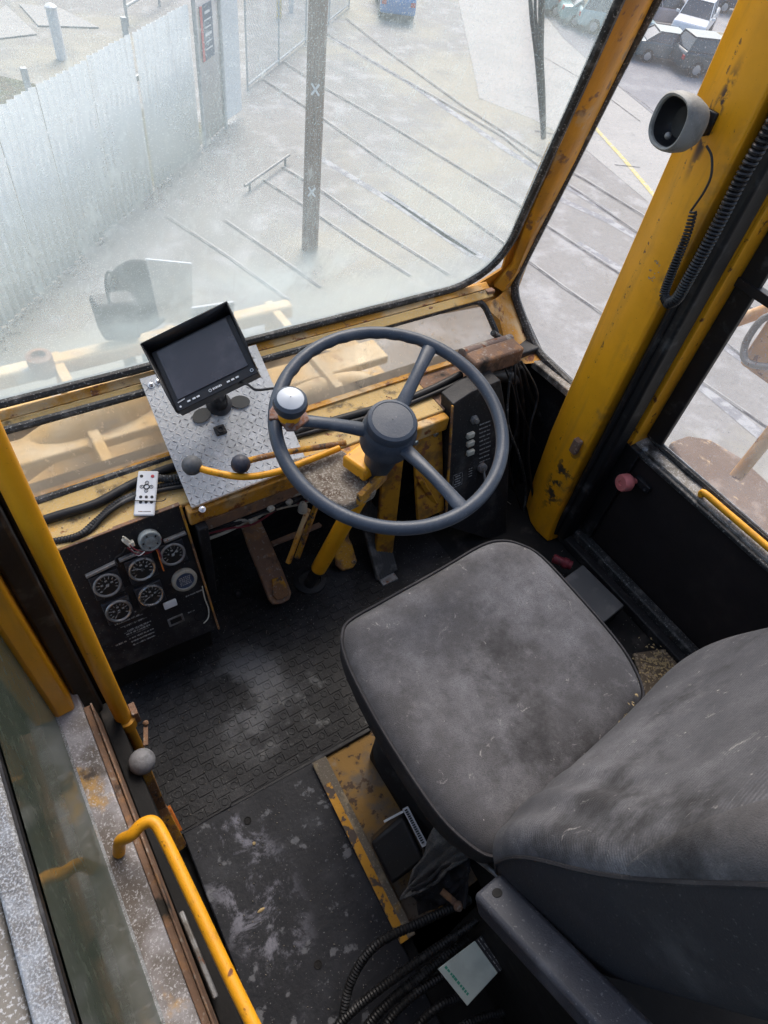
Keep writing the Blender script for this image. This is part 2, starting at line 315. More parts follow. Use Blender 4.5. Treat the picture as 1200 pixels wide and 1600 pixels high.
M['fabric_rib'] = mat('ribbed_seat_fabric', (.09, .088, .094), .95, layers=_blot + [dict(k='w', s=75, lo=.4, hi=.95, c=(.05, .05, .055), dir='Z', dist=.9, max=.32)], bumps=[fz, dict(s=5, lo=.2, hi=.8, st_=.35, dd=.01, st=(1, 1, 2.2), dist=.3, d=1, r=.3), dict(s=600, lo=0, hi=1, st_=.3)], spec=.25)
M['vinyl'] = mat('charcoal_seat_side', (.024, .0225, .025), .75, layers=[dict(s=12, lo=.5, hi=.75, c=(.07, .066, .066), max=.6), dict(s=260, lo=.64, hi=.7, c=(.16, .15, .14), d=3, max=.4)], bump=(380, .35))
M['armrest'] = mat('slate_armrest_plastic', (.036, .038, .048), .5, layers=[dict(s=14, lo=.5, hi=.75, c=(.1, .105, .12), max=.6), dict(s=260, lo=.62, hi=.68, c=(.2, .2, .2), d=3, max=.4)], bump=(420, .25))
M['cover'] = mat('blue_black_cover_plate', (.008, .009, .013), .5, spec=.25, layers=[dict(s=11, lo=.5, hi=.72, c=(.026, .028, .034), max=.8), dict(s=13, lo=.5, hi=.62, c=(.2, .2, .24), d=12, dist=.35, r=.74, box=((.065, .27, .04), (.1, .3, .3)), max=.85), dict(s=26, lo=.6, hi=.66, c=(.16, .165, .18), d=8, off=7, max=.6), dict(s=240, lo=.67, hi=.7, c=(.3, .3, .3), d=3, max=.5)], bump=(70, .3))
M['glass_film'] = glass('dusty_windscreen', (.58, .68, .7), .21, layers=[dict(s=2.2, lo=.4, hi=.75, a=.42, d=9), dict(s=3, lo=.3, hi=.7, a=.34, d=9, box=((.05, 1.05, .9), (.5, .6, .6))), dict(s=6, lo=.3, hi=.66, a=.68, d=9, dist=.6, box=((.5, 1.12, .66), (.5, .5, .2))), dict(s=5, lo=.1, hi=.6, a=.5, d=9, box=((.4, 1.13, .6), (1.3, .6, .16))), dict(s=60, lo=.5, hi=.75, a=.55, d=6, st=(1, 1, .35), max=.5), dict(s=420, lo=.58, hi=.66, a=.6, d=2, max=.6), dict(s=9, lo=.56, hi=.68, a=.4, d=10, st=(5, 1, .35), max=.45, off=3)])
M['glass_low'] = glass('filmed_lower_pane', (.86, .72, .54), .5, layers=[dict(s=7, lo=.45, hi=.65, a=.62, st=(1.6, 1, .5)), dict(s=60, lo=.58, hi=.66, a=.75, d=6), dict(s=5, lo=.55, hi=.7, a=.2, off=4)])
M['glass_side'] = glass('side_pane', (.72, .74, .78), .14, layers=[dict(s=6, lo=.5, hi=.7, a=.26), dict(s=300, lo=.62, hi=.68, a=.4, d=2)])
M['glass_green'] = glass('green_pane_grime_and_reflection', (.24, .27, .22), .5, layers=[dict(s=7, lo=.45, hi=.7, a=.66, st=(1, .5, 1)), dict(s=50, lo=.56, hi=.64, a=.8, d=5), dict(s=3, lo=.1, hi=.3, a=.93, box=((-.12, .1, .35), (1, 3, .3)))], tint=(.16, .26, .2), gloss=.08)  # last layer paints the sill's reflection as a denser band of film

# ------------------------------------------------------------------ outdoors: ground
M['yard'] = mat('pale_worn_concrete', (.23, .22, .208), .9, layers=[dict(s=.25, lo=.42, hi=.62, c=(.19, .18, .165), max=.8), dict(s=1.3, lo=.48, hi=.68, c=(.31, .305, .3), max=.8, d=9), dict(s=5, lo=.52, hi=.66, c=(.15, .145, .135), max=.6, d=9, r=.75), dict(s=.12, lo=.5, hi=.62, c=(.29, .27, .21), off=30, max=.8), dict(s=.5, lo=.55, hi=.7, c=(.14, .14, .14), off=12, max=.6, d=10, dist=1, st=(1, .4, 1))], bump=(9, .4))
M['apron'] = mat('clean_concrete', (.33, .32, .3), .85, layers=[dict(s=.6, lo=.42, hi=.65, c=(.28, .275, .26), max=.9, d=9), dict(s=4, lo=.52, hi=.7, c=(.23, .225, .215), max=.7, d=9, r=.7), dict(s=1.1, lo=.6, hi=.66, c=(.2, .2, .19), off=5, max=.5, d=10, dist=1.5)], bump=(12, .2))
M['asphalt'] = mat('parking_asphalt', (.2, .2, .21), .9, layers=[dict(s=.5, lo=.45, hi=.65, c=(.27, .27, .27), max=.8)])
M['joint'] = mat('tar_joint', (.07, .065, .068), .9, layers=[dict(s=2.5, lo=.42, hi=.6, c=(.2, .195, .185), d=9)])
M['railtop'] = mat('dull_rail_steel', (.3, .29, .28), .5, layers=[dict(s=2, lo=.45, hi=.6, c=(.2, .19, .18))])
M['tyremark'] = mat('tyre_mark', (.2, .2, .21), .9, layers=[dict(s=3, lo=.45, hi=.6, c=(.31, .31, .31))])
M['yline'] = mat('faded_yellow_line', (.5, .42, .16), .85, layers=[dict(s=8, lo=.5, hi=.6, c=(.4, .39, .34))])
M['grass'] = mat('dormant_grass', (.085, .09, .045), .95, layers=[dict(s=1.2, lo=.45, hi=.6, c=(.1, .082, .055)), dict(s=6, lo=.5, hi=.6, c=(.045, .045, .028)), dict(s=.5, lo=.6, hi=.7, c=(.15, .13, .1), max=.5)], bump=(18, 1))
M['fence'] = mat('white_corrugated_sheet', (.76, .77, .74), .6, layers=[dict(s=.8, lo=.45, hi=.65, c=(.66, .67, .65), max=.7), dict(s=3, lo=.52, hi=.66, c=(.56, .54, .5), st=(3, 3, .25), max=.5, d=9), dict(s=5, lo=.64, hi=.72, c=(.4, .36, .32), max=.5)])
M['fence_pink'] = mat('weathered_gate_sheet', (.5, .47, .45), .6, layers=[dict(s=1.2, lo=.45, hi=.65, c=(.42, .38, .37), max=.7)])
M['galv'] = mat('galvanised_steel', (.42, .44, .45), .5, metal=.4, layers=[dict(s=10, lo=.5, hi=.65, c=(.3, .31, .32))])
M['wood'] = mat('brown_creosoted_pole', (.13, .065, .035), .9, layers=[dict(s=5, lo=.45, hi=.6, c=(.2, .13, .09), st=(6, 6, .6)), dict(s=14, lo=.58, hi=.66, c=(.28, .24, .2), st=(4, 4, .5)), dict(s=3, lo=.55, hi=.65, c=(.06, .04, .03), st=(8, 8, .6), off=5)], bump=(22, 1))
M['signblue'] = mat('dark_blue_sign', (.06, .09, .15), .5); M['signred'] = mat('red_sign_band', (.5, .06, .07), .5); M['signyel'] = mat('yellow_sign', (.6, .42, .06), .5)
def sheet(name, pts, z, m):
    mb = MB(); mb.prism([V((p[0], p[1], z - .05)) for p in pts], (0, 0, .05)); return struct(mb.build(name, m, loc=(pts[0][0], pts[0][1], z - .05)))
def gp(u, v, dz=0): return P(u, v, z=G + dz)
mb = MB(); mb.add([(-400, -300, G), (500, -300, G), (500, 700, G), (-400, 700, G)], [(0, 1, 2, 3)]); struct(mb.build('ground', M['yard'], loc=(0, 0, G)))
f0, f1 = gp(70, 455), gp(312, 235); fd = (f1 - f0).normalized(); fn = V((-fd.y, fd.x, 0))
# verge behind the fence
mb = MB(); a = f0 - fd * 30 + fn * .12; b = f0 + fd * 9 + fn * .12
mb.prism([V((p.x, p.y, G + .002)) for p in (a, b, b + fn * 60, a + fn * 60)], (0, 0, .01)); struct(mb.build('grass_verge', M['grass'], loc=(a.x, a.y, G)))
for pts in ([(-60, 60), (10, 10), (58, 55), (0, 62)], [(30, 8), (95, 15), (155, 45), (60, 42)]):
    q = [gp(u, v) for u, v in pts]; mb = MB(); mb.prism([V((p.x, p.y, G + .016)) for p in q], (0, 0, .03)); struct(mb.build('concrete_pad', M['apron'], loc=(q[0].x, q[0].y, G)))
# concrete apron right, with its kerb line and the faded yellow line
q = [gp(u, v, .004) for u, v in [(712, -40), (735, 80), (752, 155), (830, 185), (905, 225), (1030, 330), (1200, 330), (1300, 60), (1040, 195), (960, 130), (880, 60), (800, -40)]]
mb = MB(); mb.prism([V((p.x, p.y, G + .002)) for p in q], (0, 0, .004)); struct(mb.build('concrete_apron', M['apron'], loc=(q[0].x, q[0].y, G)))
q = [gp(u, v) for u, v in [(800, -60), (880, 60), (960, 130), (1040, 195), (1300, 60), (1300, -60)]]
mb = MB(); mb.prism([V((p.x, p.y, G + .008)) for p in q], (0, 0, .004)); struct(mb.build('parking_area', M['asphalt'], loc=(q[0].x, q[0].y, G)))
def stripe(mb, pts, w, z=.014):
    p = [gp(u, v) for u, v in pts]; d0 = (p[1] - p[0]).normalized()
    L = []; R = []
    for i, k in enumerate(p):
        d = (p[min(i + 1, len(p) - 1)] - p[max(i - 1, 0)]).normalized(); s = V((-d.y, d.x, 0)) * w / 2
        L.append(V((k.x, k.y, G + z)) + s); R.append(V((k.x, k.y, G + z)) - s)
    n = len(p); mb.add(L + R, [(i, i + 1, n + i + 1, n + i) for i in range(n - 1)])
mb = MB(); stripe(mb, [(925, 195), (975, 250), (1025, 310)], .16); struct(mb.build('yellow_line', M['yline'], fix=False))
mb = MB(); stripe(mb, [(718, 0), (738, 90), (752, 155)], .13); struct(mb.build('kerb_line', M['apron'], fix=False))
mb = MB(); mr = MB()
for l in [[(540, 30), (600, 78), (720, 165), (835, 240), (910, 280), (1015, 345)], [(500, 48), (600, 108), (700, 165), (785, 215), (840, 260), (910, 305), (995, 365), (1200, 500)], [(440, 97), (500, 135), (600, 192), (700, 253), (805, 318), (855, 355), (970, 430), (1130, 535), (1200, 590)],
          [(410, 125), (497, 182), (600, 255), (700, 320), (785, 380), (880, 450), (1062, 575), (1200, 670)], [(410, 282), (470, 320), (555, 378), (640, 432)], [(440, 262), (500, 298), (565, 345), (700, 430)], [(262, 340), (360, 405), (450, 470)], [(350, 345), (430, 400), (500, 450)]]:
    stripe(mb, l, .055); stripe(mr, [(u + 2.5, v - 1.5) for u, v in l], .04, .018)
struct(mb.build('pavement_joint', M['joint'], fix=False)); struct(mr.build('embedded_track', M['railtop'], fix=False))
mb = MB()
for l in [[(850, 90), (920, 130), (1000, 190)], [(960, 130), (1010, 165), (1040, 195)], [(835, 205), (900, 215)], [(960, 258), (1000, 262)]]: stripe(mb, l, .05)
struct(mb.build('slab_joint', M['joint'], fix=False))
mb = MB()
for l in [[(520, 60), (640, 130), (800, 240), (950, 330)], [(480, 235), (620, 320), (740, 400)], [(900, 380), (1000, 440), (1200, 590)], [(600, 300), (700, 370), (800, 430)], [(1080, 590), (1200, 690)], [(850, 300), (950, 345), (1010, 380)]]:
    stripe(mb, l, random.uniform(.2, .4), .006)
struct(mb.build('tyre_track', M['tyremark'], fix=False))

# ------------------------------------------------------------------ outdoors: fence, gate, pole, signs
fence = thing('sheet_fence', f0, 'tall white corrugated sheet fence running along the yard, seen through the windscreen', 'fence')
FH = 3.25
def corr(mb, a, b, z0, z1, pitch=.2, amp=.034, th=.004, ragged=0):
    L = (b - a).length; n = int(L / pitch * 2); d = (b - a) / n; nn = V((-fd.y, fd.x, 0))
    pts = []
    for i in range(n + 1):
        o = nn * (amp if i % 2 else -amp); pts.append(a + d * i + o)
    vs = []; 
    for i, p in enumerate(pts):
        e = random.uniform(-ragged, ragged)
        vs += [V((p.x, p.y, z0)), V((p.x, p.y, z1 + e))]
    mb.add(vs, [(2 * i, 2 * i + 2, 2 * i + 3, 2 * i + 1) for i in range(n)])
tot = (f1 - f0).length; xs = [-9, -6.8, -4.5, -2.25, 0, 1.25, 2.9, 4.7, tot]
for i in range(len(xs) - 1):
    mb = MB(); corr(mb, f0 + fd * (xs[i] + .01), f0 + fd * (xs[i + 1] - .01), G + .03, G + FH + random.uniform(-.02, .03), ragged=.012)
    mb.build('fence_panel', M['fence'], fence, fix=False, solid=.004)
mb = MB(); mb.bar(f0 - fd * 9 + fn * .06 + V((0, 0, 2.4)), f1 + fn * .06 + V((0, 0, 2.4)), .05, .1); mb.build('back_rail', M['galv'], fence)
for x in (-6.8, -2.25, 1.25, 4.7):
    mb = MB(); c = f0 + fd * x + fn * .12; mb.span(c - V((.05, .05, 0)), c + V((.05, .05, FH + .25))); mb.build('fence_post', M['galv'], fence, bev=.006)
# gate section with the two signs
def vert(u0, v0, u1, v1): a = gp(u1, v1); r = ray(u0, v0); k = (a.x ** 2 + a.y ** 2) ** .5 / (r.x ** 2 + r.y ** 2) ** .5; return a, H + r.z * k
ga, gz = vert(301, 40, 312, 350); ga = f1 + fd * .25
gate = thing('sheet_gate', ga, 'narrow greyish sheet gate leaf between the fence and the white leaf', 'gate')
gb = ga + fd * 1.45
mb = MB(); corr(mb, ga, gb, G + .05, G + FH - .05, ragged=.05); mb.build('gate_sheet', M['fence_pink'], gate, fix=False, solid=.004)
for e in (ga, gb):
    mb = MB(); c = e - fn * .05; mb.cyl(c, c + V((0, 0, FH + (2.2 if e is ga else .1))), .05, 12); mb.build('gate_post', M['galv'], gate)
gc = gb + fd * .12; gd_ = gc + fd * .95 - fn * .1
wl = thing('white_gate_leaf', gc, 'smooth white sheet gate leaf with a small yellow sign near its top', 'gate')
mb = MB(); mb.bar(gc + V((0, 0, FH / 2 + .1)), gd_ + V((0, 0, FH / 2 + .1)), .04, FH - .1); mb.build('gate_sheet', M['white'], wl, bev=.03)
sg = Plane(gc - fn * .03, fd, (0, 0, 1))
mb = MB(); mb.box(sg.at(.5, FH - .75, .012), (.3, .75, .012), sg.r, sg.u); s1 = mb.build('warning_sign', M['signblue'], wl)
mb = MB(); mb.box(sg.at(.5, FH - .75, .022), (.16, .5, .006), sg.r, sg.u); mb.build('sign_face', M['signyel'], s1)
sg = Plane(ga - fn * .04, fd, (0, 0, 1)); sb = thing('yard_sign', sg.at(.55, FH - 1.3), 'dark blue sign board with a red band on the greyish gate', 'sign')
mb = MB(); mb.box(sg.at(.62, FH - .75, .02), (.72, 1.15, .015), sg.r, sg.u); mb.build('board', M['signblue'], sb)
mb = MB(); mb.box(sg.at(.33, FH - .75, .03), (.13, 1.14, .008), sg.r, sg.u); mb.build('red_band', M['signred'], sb)
mb = MB()
for k, (w_, h_) in enumerate([(.3, .09), (.4, .05), (.34, .05), (.38, .1), (.3, .05), (.4, .05)]): mb.box(sg.at(.68, FH - .35 - k * .15, .032), (w_, h_ * .6, .006), sg.r, sg.u)
mb.build('sign_lines', M['white'], sb)
# chain-link gates
def chain_gate(pxs, h, label, cat='gate'):
    a, b = gp(*pxs[0]), gp(*pxs[1]); t = thing('chain_link_gate', a, label, cat, 'chain link gates beyond the white leaf'); d = (b - a); L = d.length; d.normalize()
    mb = MB()
    for z in (.12, h): mb.cyl(a + V((0, 0, z)), b + V((0, 0, z)), .035, 8)
    n = max(1, round(L / 3))
    for i in range(n + 1): c = a + d * L * i / n; mb.cyl(c, c + V((0, 0, h)), .03, 8)
    mb.build('gate_frame', M['galv'], t)
    mb = MB(); s = .16
    k = -h
    while k < L:
        for sgn in (1, -1):
            lo = max(0, -k); hi = min(h - .1, L - k)
            if hi > lo:
                p0 = (k + lo, lo) if sgn > 0 else (L - k - lo, lo); p1 = (k + hi, hi) if sgn > 0 else (L - k - hi, hi)
                mb.tube([a + d * p0[0] + V((0, 0, .1 + p0[1])), a + d * p1[0] + V((0, 0, .1 + p1[1]))], .007, 3, caps=False)
        k += s
    mb.build('wire_mesh', M['galv'], t)
chain_gate([(387, 140), (545, 12)], 3.1, 'long chain link gate far beyond the white leaf and the pole')
gates_ = [o for o in bpy.data.objects if o.name.startswith('chain_link_gate')]
for o in gates_:
    if 'group' in o: del o['group']
a, b = gp(383, 303), gp(452, 254); t = thing('reflected_gate_rail', a, 'low grey rail modelling the reflected double of the chain link gate rail, beside the foot of the white gate leaf', 'barrier', None)  # stands in for the far gate's bottom rail, doubled by reflection
mb = MB(); mb.cyl(a + V((0, 0, .2)), b + V((0, 0, .2)), .035, 10); mb.build('reflected_rail', M['steel'], t)
for c in (a.lerp(b, .1), a.lerp(b, .9)): mb = MB(); mb.cyl(c, c + V((0, 0, .2)), .03, 10); mb.build('reflected_rail_post', M['steel'], t)
# wooden pole with two crosses
pb = gp(484, 388); PR = .18
pole = thing('utility_pole', pb, 'brown wooden utility pole standing in the yard with two white crosses', 'utility pole')
mb = MB(); n = 14; mb.tube([pb + V((0, 0, k * .9)) for k in range(n)], [PR * (1.03 - .012 * k) for k in range(n)], 18); mb.build('pole_shaft', M['wood'], pole)
tc = V((-pb.x, -pb.y, 0)).normalized(); ts = V((tc.y, -tc.x, 0))
for (u, v) in ((480, 133), (480, 293)):
    r = ray(u, v); k = (pb.x ** 2 + pb.y ** 2) ** .5 / (r.x ** 2 + r.y ** 2) ** .5; z = H + r.z * k
    c = V((pb.x, pb.y, z)) + tc * (PR + .005); mb = MB()
    for s in (1, -1): mb.box(c, (.24, .035, .012), ts + V((0, 0, s * 1.3)), V((0, 0, 1)) - ts * s * 1.3)
    mb.build('white_cross', M['white'], pole)
# small posts and sheds beyond
for (u, v, h, w_, lab) in [(97, 92, 1.3, .16, 'short white post standing on the grass beyond the fence'), (455, 18, 1.0, .1, 'white marker post left of the pole, beyond the chain link'), (436, 28, .9, .1, 'yellowish marker post beyond the chain link gate')]:
    p = gp(u, v); mb = MB(); mb.cyl(p, p + V((0, 0, h)), w_, 12); mb.lathe(p + V((0, 0, h)), (0, 0, 1), [(w_ * 1.1, 0), (w_ * 1.1, .05), (w_ * .5, .12), (.001, .13)], 12)
    tag(mb.build('marker_post', M['signyel'] if 'yellowish' in lab else M['white'], loc=p), lab, 'post', 'small posts beyond the fence')
p0, p1 = gp(200, 40), gp(330, -40); t = thing('pipe_railing', p0, 'grey pipe railing on the grass behind the sheet fence', 'railing'); mb = MB()
for z in (.55, 1.1): mb.cyl(p0 + V((0, 0, z)), p1 + V((0, 0, z)), .05, 8)
mb.build('rails', M['galv'], t)
for k in range(4): mb = MB(); c = p0.lerp(p1, k / 3); mb.cyl(c, c + V((0, 0, 1.15)), .05, 8); mb.build('rail_post', M['galv'], t)

# ------------------------------------------------------------------ outdoors: parked vehicles
M['carglass'] = mat('car_glass', (.03, .04, .05), .1, spec=.8); M['tyre'] = mat('tyre_rubber', (.02, .02, .02), .8); M['rim'] = mat('wheel_rim', (.4, .4, .42), .35, metal=.6)
M['lampw'] = mat('clear_lamp', (.6, .62, .62), .2); M['lampr'] = mat('red_lamp', (.4, .02, .02), .25)
def paintc(n, c): return mat('car_paint_' + n, c, .3, coat=.6, rvar=.05)
def car(name, pos, head, kind, paint, label, group='vehicles parked at the yard edge'):
    t = thing(name, pos, label, 'car' if kind != 'pickup' else 'pickup truck', group)
    f = V((math.cos(head), math.sin(head), 0)); s = V((-f.y, f.x, 0)); up = V((0, 0, 1)); W = {'sedan': 1.8, 'suv': 1.9, 'pickup': 1.98}[kind]
    if kind == 'sedan': body = [(-2.3, .3), (-2.3, .8), (-2.15, .95), (-1.2, 1.0), (1.1, .95), (2.1, .78), (2.3, .6), (2.3, .3)]; cab = [(-1.75, .96), (-1.05, 1.42), (.25, 1.45), (1.15, .93)]
    elif kind == 'suv': body = [(-2.35, .35), (-2.35, 1.05), (-2.2, 1.12), (1.1, 1.08), (2.2, .95), (2.35, .7), (2.35, .35)]; cab = [(-2.25, 1.08), (-1.95, 1.72), (.3, 1.76), (1.25, 1.04)]
    else: body = [(-2.9, .5), (-2.9, 1.15), (-.85, 1.15), (1.25, 1.15), (2.75, 1.08), (2.9, .8), (2.9, .45)]; cab = [(-.85, 1.12), (-.75, 1.85), (.75, 1.87), (1.5, 1.1)]
    pt = lambda x, y, z: pos + f * x + s * y + up * z
    def shell(prof, w0, w1, z0, z1):
        mb = MB(); n = len(prof); L = []
        for sg_ in (-1, 1):
            for x, z in prof: k = (z - z0) / (z1 - z0); L.append(pt(x, sg_ * (w0 + (w1 - w0) * k) / 2, z))
        mb.add(L, [tuple(range(n)), tuple(range(n, 2 * n))[::-1]] + [(i, (i + 1) % n, n + (i + 1) % n, n + i) for i in range(n)], True); return mb
    shell(body, W, W * .97, .3, 1.2).build('body', paint, t, bev=.13, seg=4)
    g = shell(cab, W * .93, W * .74, cab[0][1], cab[1][1]).build('windows', M['carglass'], t, bev=.09, seg=3)
    zt = cab[1][1]; mb = MB(); x0, x1 = cab[1][0], cab[2][0]; mb.box(pt((x0 + x1) / 2, 0, zt + .005), (x1 - x0 + .12, W * .75, .05), f, s); mb.build('roof', paint, t, bev=.02)
    mb = MB()
    for sg_ in (-1, 1):
        for xa, xb in ((cab[0], cab[1]), (cab[3], cab[2]), ((((cab[0][0] + cab[3][0]) / 2), cab[0][1]), ((x0 + x1) / 2, zt))):
            mb = MB(); mb.bar(pt(xa[0], sg_ * W * .465, xa[1]), pt(xb[0], sg_ * W * .375, xb[1]), .07, .05, up=s); mb.build('window_pillar', paint, t)
    ax = 1.4 if kind != 'pickup' else 1.85; R = {'sedan': .33, 'suv': .38, 'pickup': .41}[kind]
    for x in (-ax, ax):
        for sg_ in (-1, 1):
            c = pt(x, sg_ * (W / 2 - .1), R); mb = MB(); mb.lathe(c, s, [(R * .6, -.11), (R * .95, -.11), (R, -.07), (R, .07), (R * .95, .11), (R * .6, .11)], 20); wh = mb.build('wheel', M['tyre'], t)
            mb = MB(); mb.lathe(c, s * sg_, [(.001, .1), (R * .3, .105), (R * .6, .09), (R * .6, -.05)], 14); mb.build('rim', M['rim'], wh)
    for sg_ in (-1, 1):
        mb = MB(); mb.box(pt(body[-1][0] - .03, sg_ * W * .38, .72), (.1, .35, .16), f, s); mb.build('headlight', M['lampw'], t, bev=.03)
        mb = MB(); mb.box(pt(body[0][0] + .03, sg_ * W * .4, .85), (.1, .25, .2), f, s); mb.build('tail_light', M['lampr'], t, bev=.03)
    if kind == 'pickup':
        mb = MB(); mb.box(pt(-1.88, 0, 1.16), (1.8, W * .8, .03), f, s); mb.build('bed', M['tyre'], t)
    for sg_ in (-1, 1): mb = MB(); mb.box(pt(cab[3][0] - .25, sg_ * (W / 2 + .1), cab[0][1] + .08), (.12, .2, .14), f, s); mb.build('side_mirror', paint, t, bev=.03)
    t.scale = (.78,) * 3
    return t
vd = V((f1.x - f0.x, f1.y - f0.y, 0)).normalized(); HD = math.atan2(vd.y, vd.x)
car('parked_car', gp(1040, 96), HD - 1.35, 'sedan', paintc('dark_teal', (.035, .075, .09)), 'dark teal sedan parked nose to the yard, left of the big yellow pillar')
car('parked_car', gp(1108, 116), HD - 1.2, 'suv', paintc('black', (.03, .05, .06)), 'black upright utility car nearest the yellow pillar, right of the teal sedan')
car('parked_pickup', gp(1078, 54), HD + 2.9, 'pickup', paintc('white', (.7, .72, .74)), 'white crew cab pickup parked behind the teal sedan')
car('parked_car', gp(1030, 40), HD - 1.35, 'suv', paintc('silver_red', (.4, .33, .33)), 'silver grey utility car beside the tail of the white pickup')
car('parked_car', gp(928, 42), HD - 1.35, 'sedan', paintc('grey_green', (.16, .3, .29)), 'grey green sedan seen through the windscreen top corner')
car('parked_car', gp(898, 26), HD - 1.35, 'sedan', paintc('slate', (.14, .22, .23)), 'slate grey sedan parked left of the grey green one')
car('parked_car', gp(955, 52), HD - 1.35, 'suv', paintc('pale_teal', (.3, .42, .42)), 'pale teal utility car against the inner edge of the corner post')
car('parked_car', gp(615, 16), HD + .3, 'suv', paintc('blue', (.03, .16, .42)), 'bright blue car far away at the top edge of the windscreen', None)
car('parked_car', gp(1150, 20), HD - 1.3, 'suv', paintc('dark_blue', (.03, .04, .07)), 'dark blue utility car behind the black one, partly behind the pillar')

# ================================================================== the cab
cab = thing('crane_cab', (.6, .4, 0), 'worn yellow operator cab with raked windscreen, quarter window and right door post', 'cab')
# ---- planes of the cab
WS = Plane((0, 1.14, .582), (1, 0, 0), (0, -.2615, 1))           # windscreen
a_, b_, c_ = P(63, 787, y=1.0), P(700, 590, y=1.0), P(225, 613, y=1.1)
LG = Plane(a_, b_ - a_, c_ - a_)                                    # lower pane
QW = Plane((1.3, 0, 0), (0, -1, 0), (0, 0, 1))                      # quarter window and door wall, facing inside
IP = Plane((0, .87, .443), (1, 0, 0), (0, .12, .313))               # instrument panel face
ZS = .446                                                           # shelf height
# floor and fire wall
mb = MB(); mb.span((-.09, -.9, -.04), (1.36, 1.12, -.004)); mb.build('floor_plate', M['dark'], cab)
mb = MB(); mb.span((-.1, 1.04, 0), (1.3, 1.07, .43)); mb.build('fire_wall', M['dark'], cab)
mb = MB(); mb.span((-.12, -.92, 0), (1.36, -.9, 1.95)); mb.build('rear_wall', M['dark'], cab)
# shelf between instrument panels and lower pane
mb = MB(); mb.prism([(-.06, .872, ZS - .012), (.885, .872, ZS - .012), (.885, 1.02, ZS - .012), (-.06, 1.02, ZS - .012)], (0, 0, .012)); mb.build('shelf', M['shelf'], cab, bev=.003)
mb = MB(); mb.span((.225, .846, ZS - .045), (.885, .87, ZS - .003)); mb.build('shelf_lip', M['yellow_worn'], cab, bev=.004)
mb = MB(); mb.span((.24, .85, ZS - .085), (.56, .862, ZS - .05)); mb.build('wiring_tray', M['rust'], cab, bev=.003)
# front cross beam between the panes (two folds)
def ledge(ra, rb, pa, pb, m, name, th=.012):
    """sloping strip across the cab between two front-plane lines given as (y,z)"""
    mb = MB(); mb.prism([(-.12, pa[0], pa[1]), (1.19, pa[0], pa[1]), (1.19, pb[0], pb[1]), (-.12, pb[0], pb[1])], (0, .012, -.012)); return mb.build(name, m, cab, bev=.002)
ledge(0, 0, (1.137, .572), (1.118, .563), M['yellow_worn'], 'cross_beam')
ledge(0, 0, (1.1165, .5625), (1.096, .552), M['shelf'], 'cross_beam_flange')
# rounded outline in a plane from px corners
def outline(pl, pxs, rad, h=0, n=7, inset=0):
    c = [pl.loc(pl.px(u, v, h)) for u, v in pxs]; out = []; N = len(c)
    for i in range(N):
        p = V((*c[i], 0)); a = V((*c[i - 1], 0)) - p; b = V((*c[(i + 1) % N], 0)) - p
        r = rad[i] if isinstance(rad, (list, tuple)) else rad
        q0 = p + a.normalized() * r; q1 = p + b.normalized() * r
        for k in range(n):
            t = k / (n - 1); out.append(q0 * (1 - t) ** 2 + p * 2 * t * (1 - t) + q1 * t * t)
    return out
def offset(pts, d):
    out = []; N = len(pts); A = sum(pts[i - 1].cross(pts[i]).z for i in range(N)); s = 1 if A > 0 else -1
    for i in range(N):
        e = (pts[(i + 1) % N] - pts[i - 1]); nn = V((e.y, -e.x, 0)).normalized() * s; out.append(pts[i] + nn * d)
    return out
def lift(pl, pts, h=0): return [pl.at(p.x, p.y, h) for p in pts]
def pane(pl, ol, name, m, h=0, par=cab):
    mb = MB(); mb.add(lift(pl, ol, h), [tuple(range(len(ol)))]); return mb.build(name, m, par)
def seal(pl, ol, name, m, w=.018, h=.012, par=cab, r=None):
    mb = MB(); mb.tube(lift(pl, ol, .002), r or w / 2, 8, closed=True); return mb.build(name, m, par)
# windscreen
wl_ = [WS.loc(WS.px(0, 632))[0] - .16, WS.loc(WS.px(740, 441))]
tl = WS.px(740, 441); bl = WS.px(0, 628)
top = WS.px(985, -60)
A2 = V((*WS.loc(bl), 0)); B2 = V((*WS.loc(tl), 0)); T2 = V((*WS.loc(top), 0)); du = T2 - B2
cs = [V((A2.x - .12, A2.y, 0)), V((WS.loc(WS.px(790, 424))[0], B2.y - .002, 0))]
rt = [V((*WS.loc(WS.px(u, v)), 0)) for u, v in ((800, 375), (860, 238), (912, 122), (968, -5))]
e = (rt[3] - rt[2]).normalized(); rt.append(rt[3] + e * .32)
ol = [cs[0]]
c0 = V((*WS.loc(WS.px(700, 452)), 0)); c1 = V((*WS.loc(WS.px(782, 424)), 0)); c2 = V((*WS.loc(WS.px(812, 345)), 0))
ol += [c0 * (1 - t) ** 2 + c1 * 2 * t * (1 - t) + c2 * t * t for t in [k / 9 for k in range(10)]] + rt[1:] + [V((cs[0].x, rt[-1].y, 0))]
ws = pane(WS, ol, 'windscreen', M['glass_film']); seal(WS, ol, 'windscreen_seal', M['gasket'], r=.011)
# lower pane
ol = outline(LG, [(-40, 686), (752, 468), (786, 545), (-20, 808)], [.02, .035, .06, .02], n=8)
pane(LG, ol, 'lower_pane', M['glass_low']); seal(LG, ol, 'lower_pane_seal', M['gasket'], r=.0085)
# lower front wall under the pane, closing down to the shelf
mb = MB(); mb.span((-.1, 1.005, ZS - .02), (1.2, 1.02, ZS + .006)); mb.build('pane_foot', M['yellow_worn'], cab)
# quarter window
qpx = [(800, 448), (836, 545), (905, 612), (1010, 640), (1200, 120), (1260, -60), (1058, -60), (960, 128)]
ol = outline(QW, qpx, [.05, .05, .02, .02, .02, .02, .02, .02], n=6)
pane(QW, ol, 'quarter_window', M['glass_side']); seal(QW, ol, 'quarter_window_seal', M['gasket'], r=.0115)
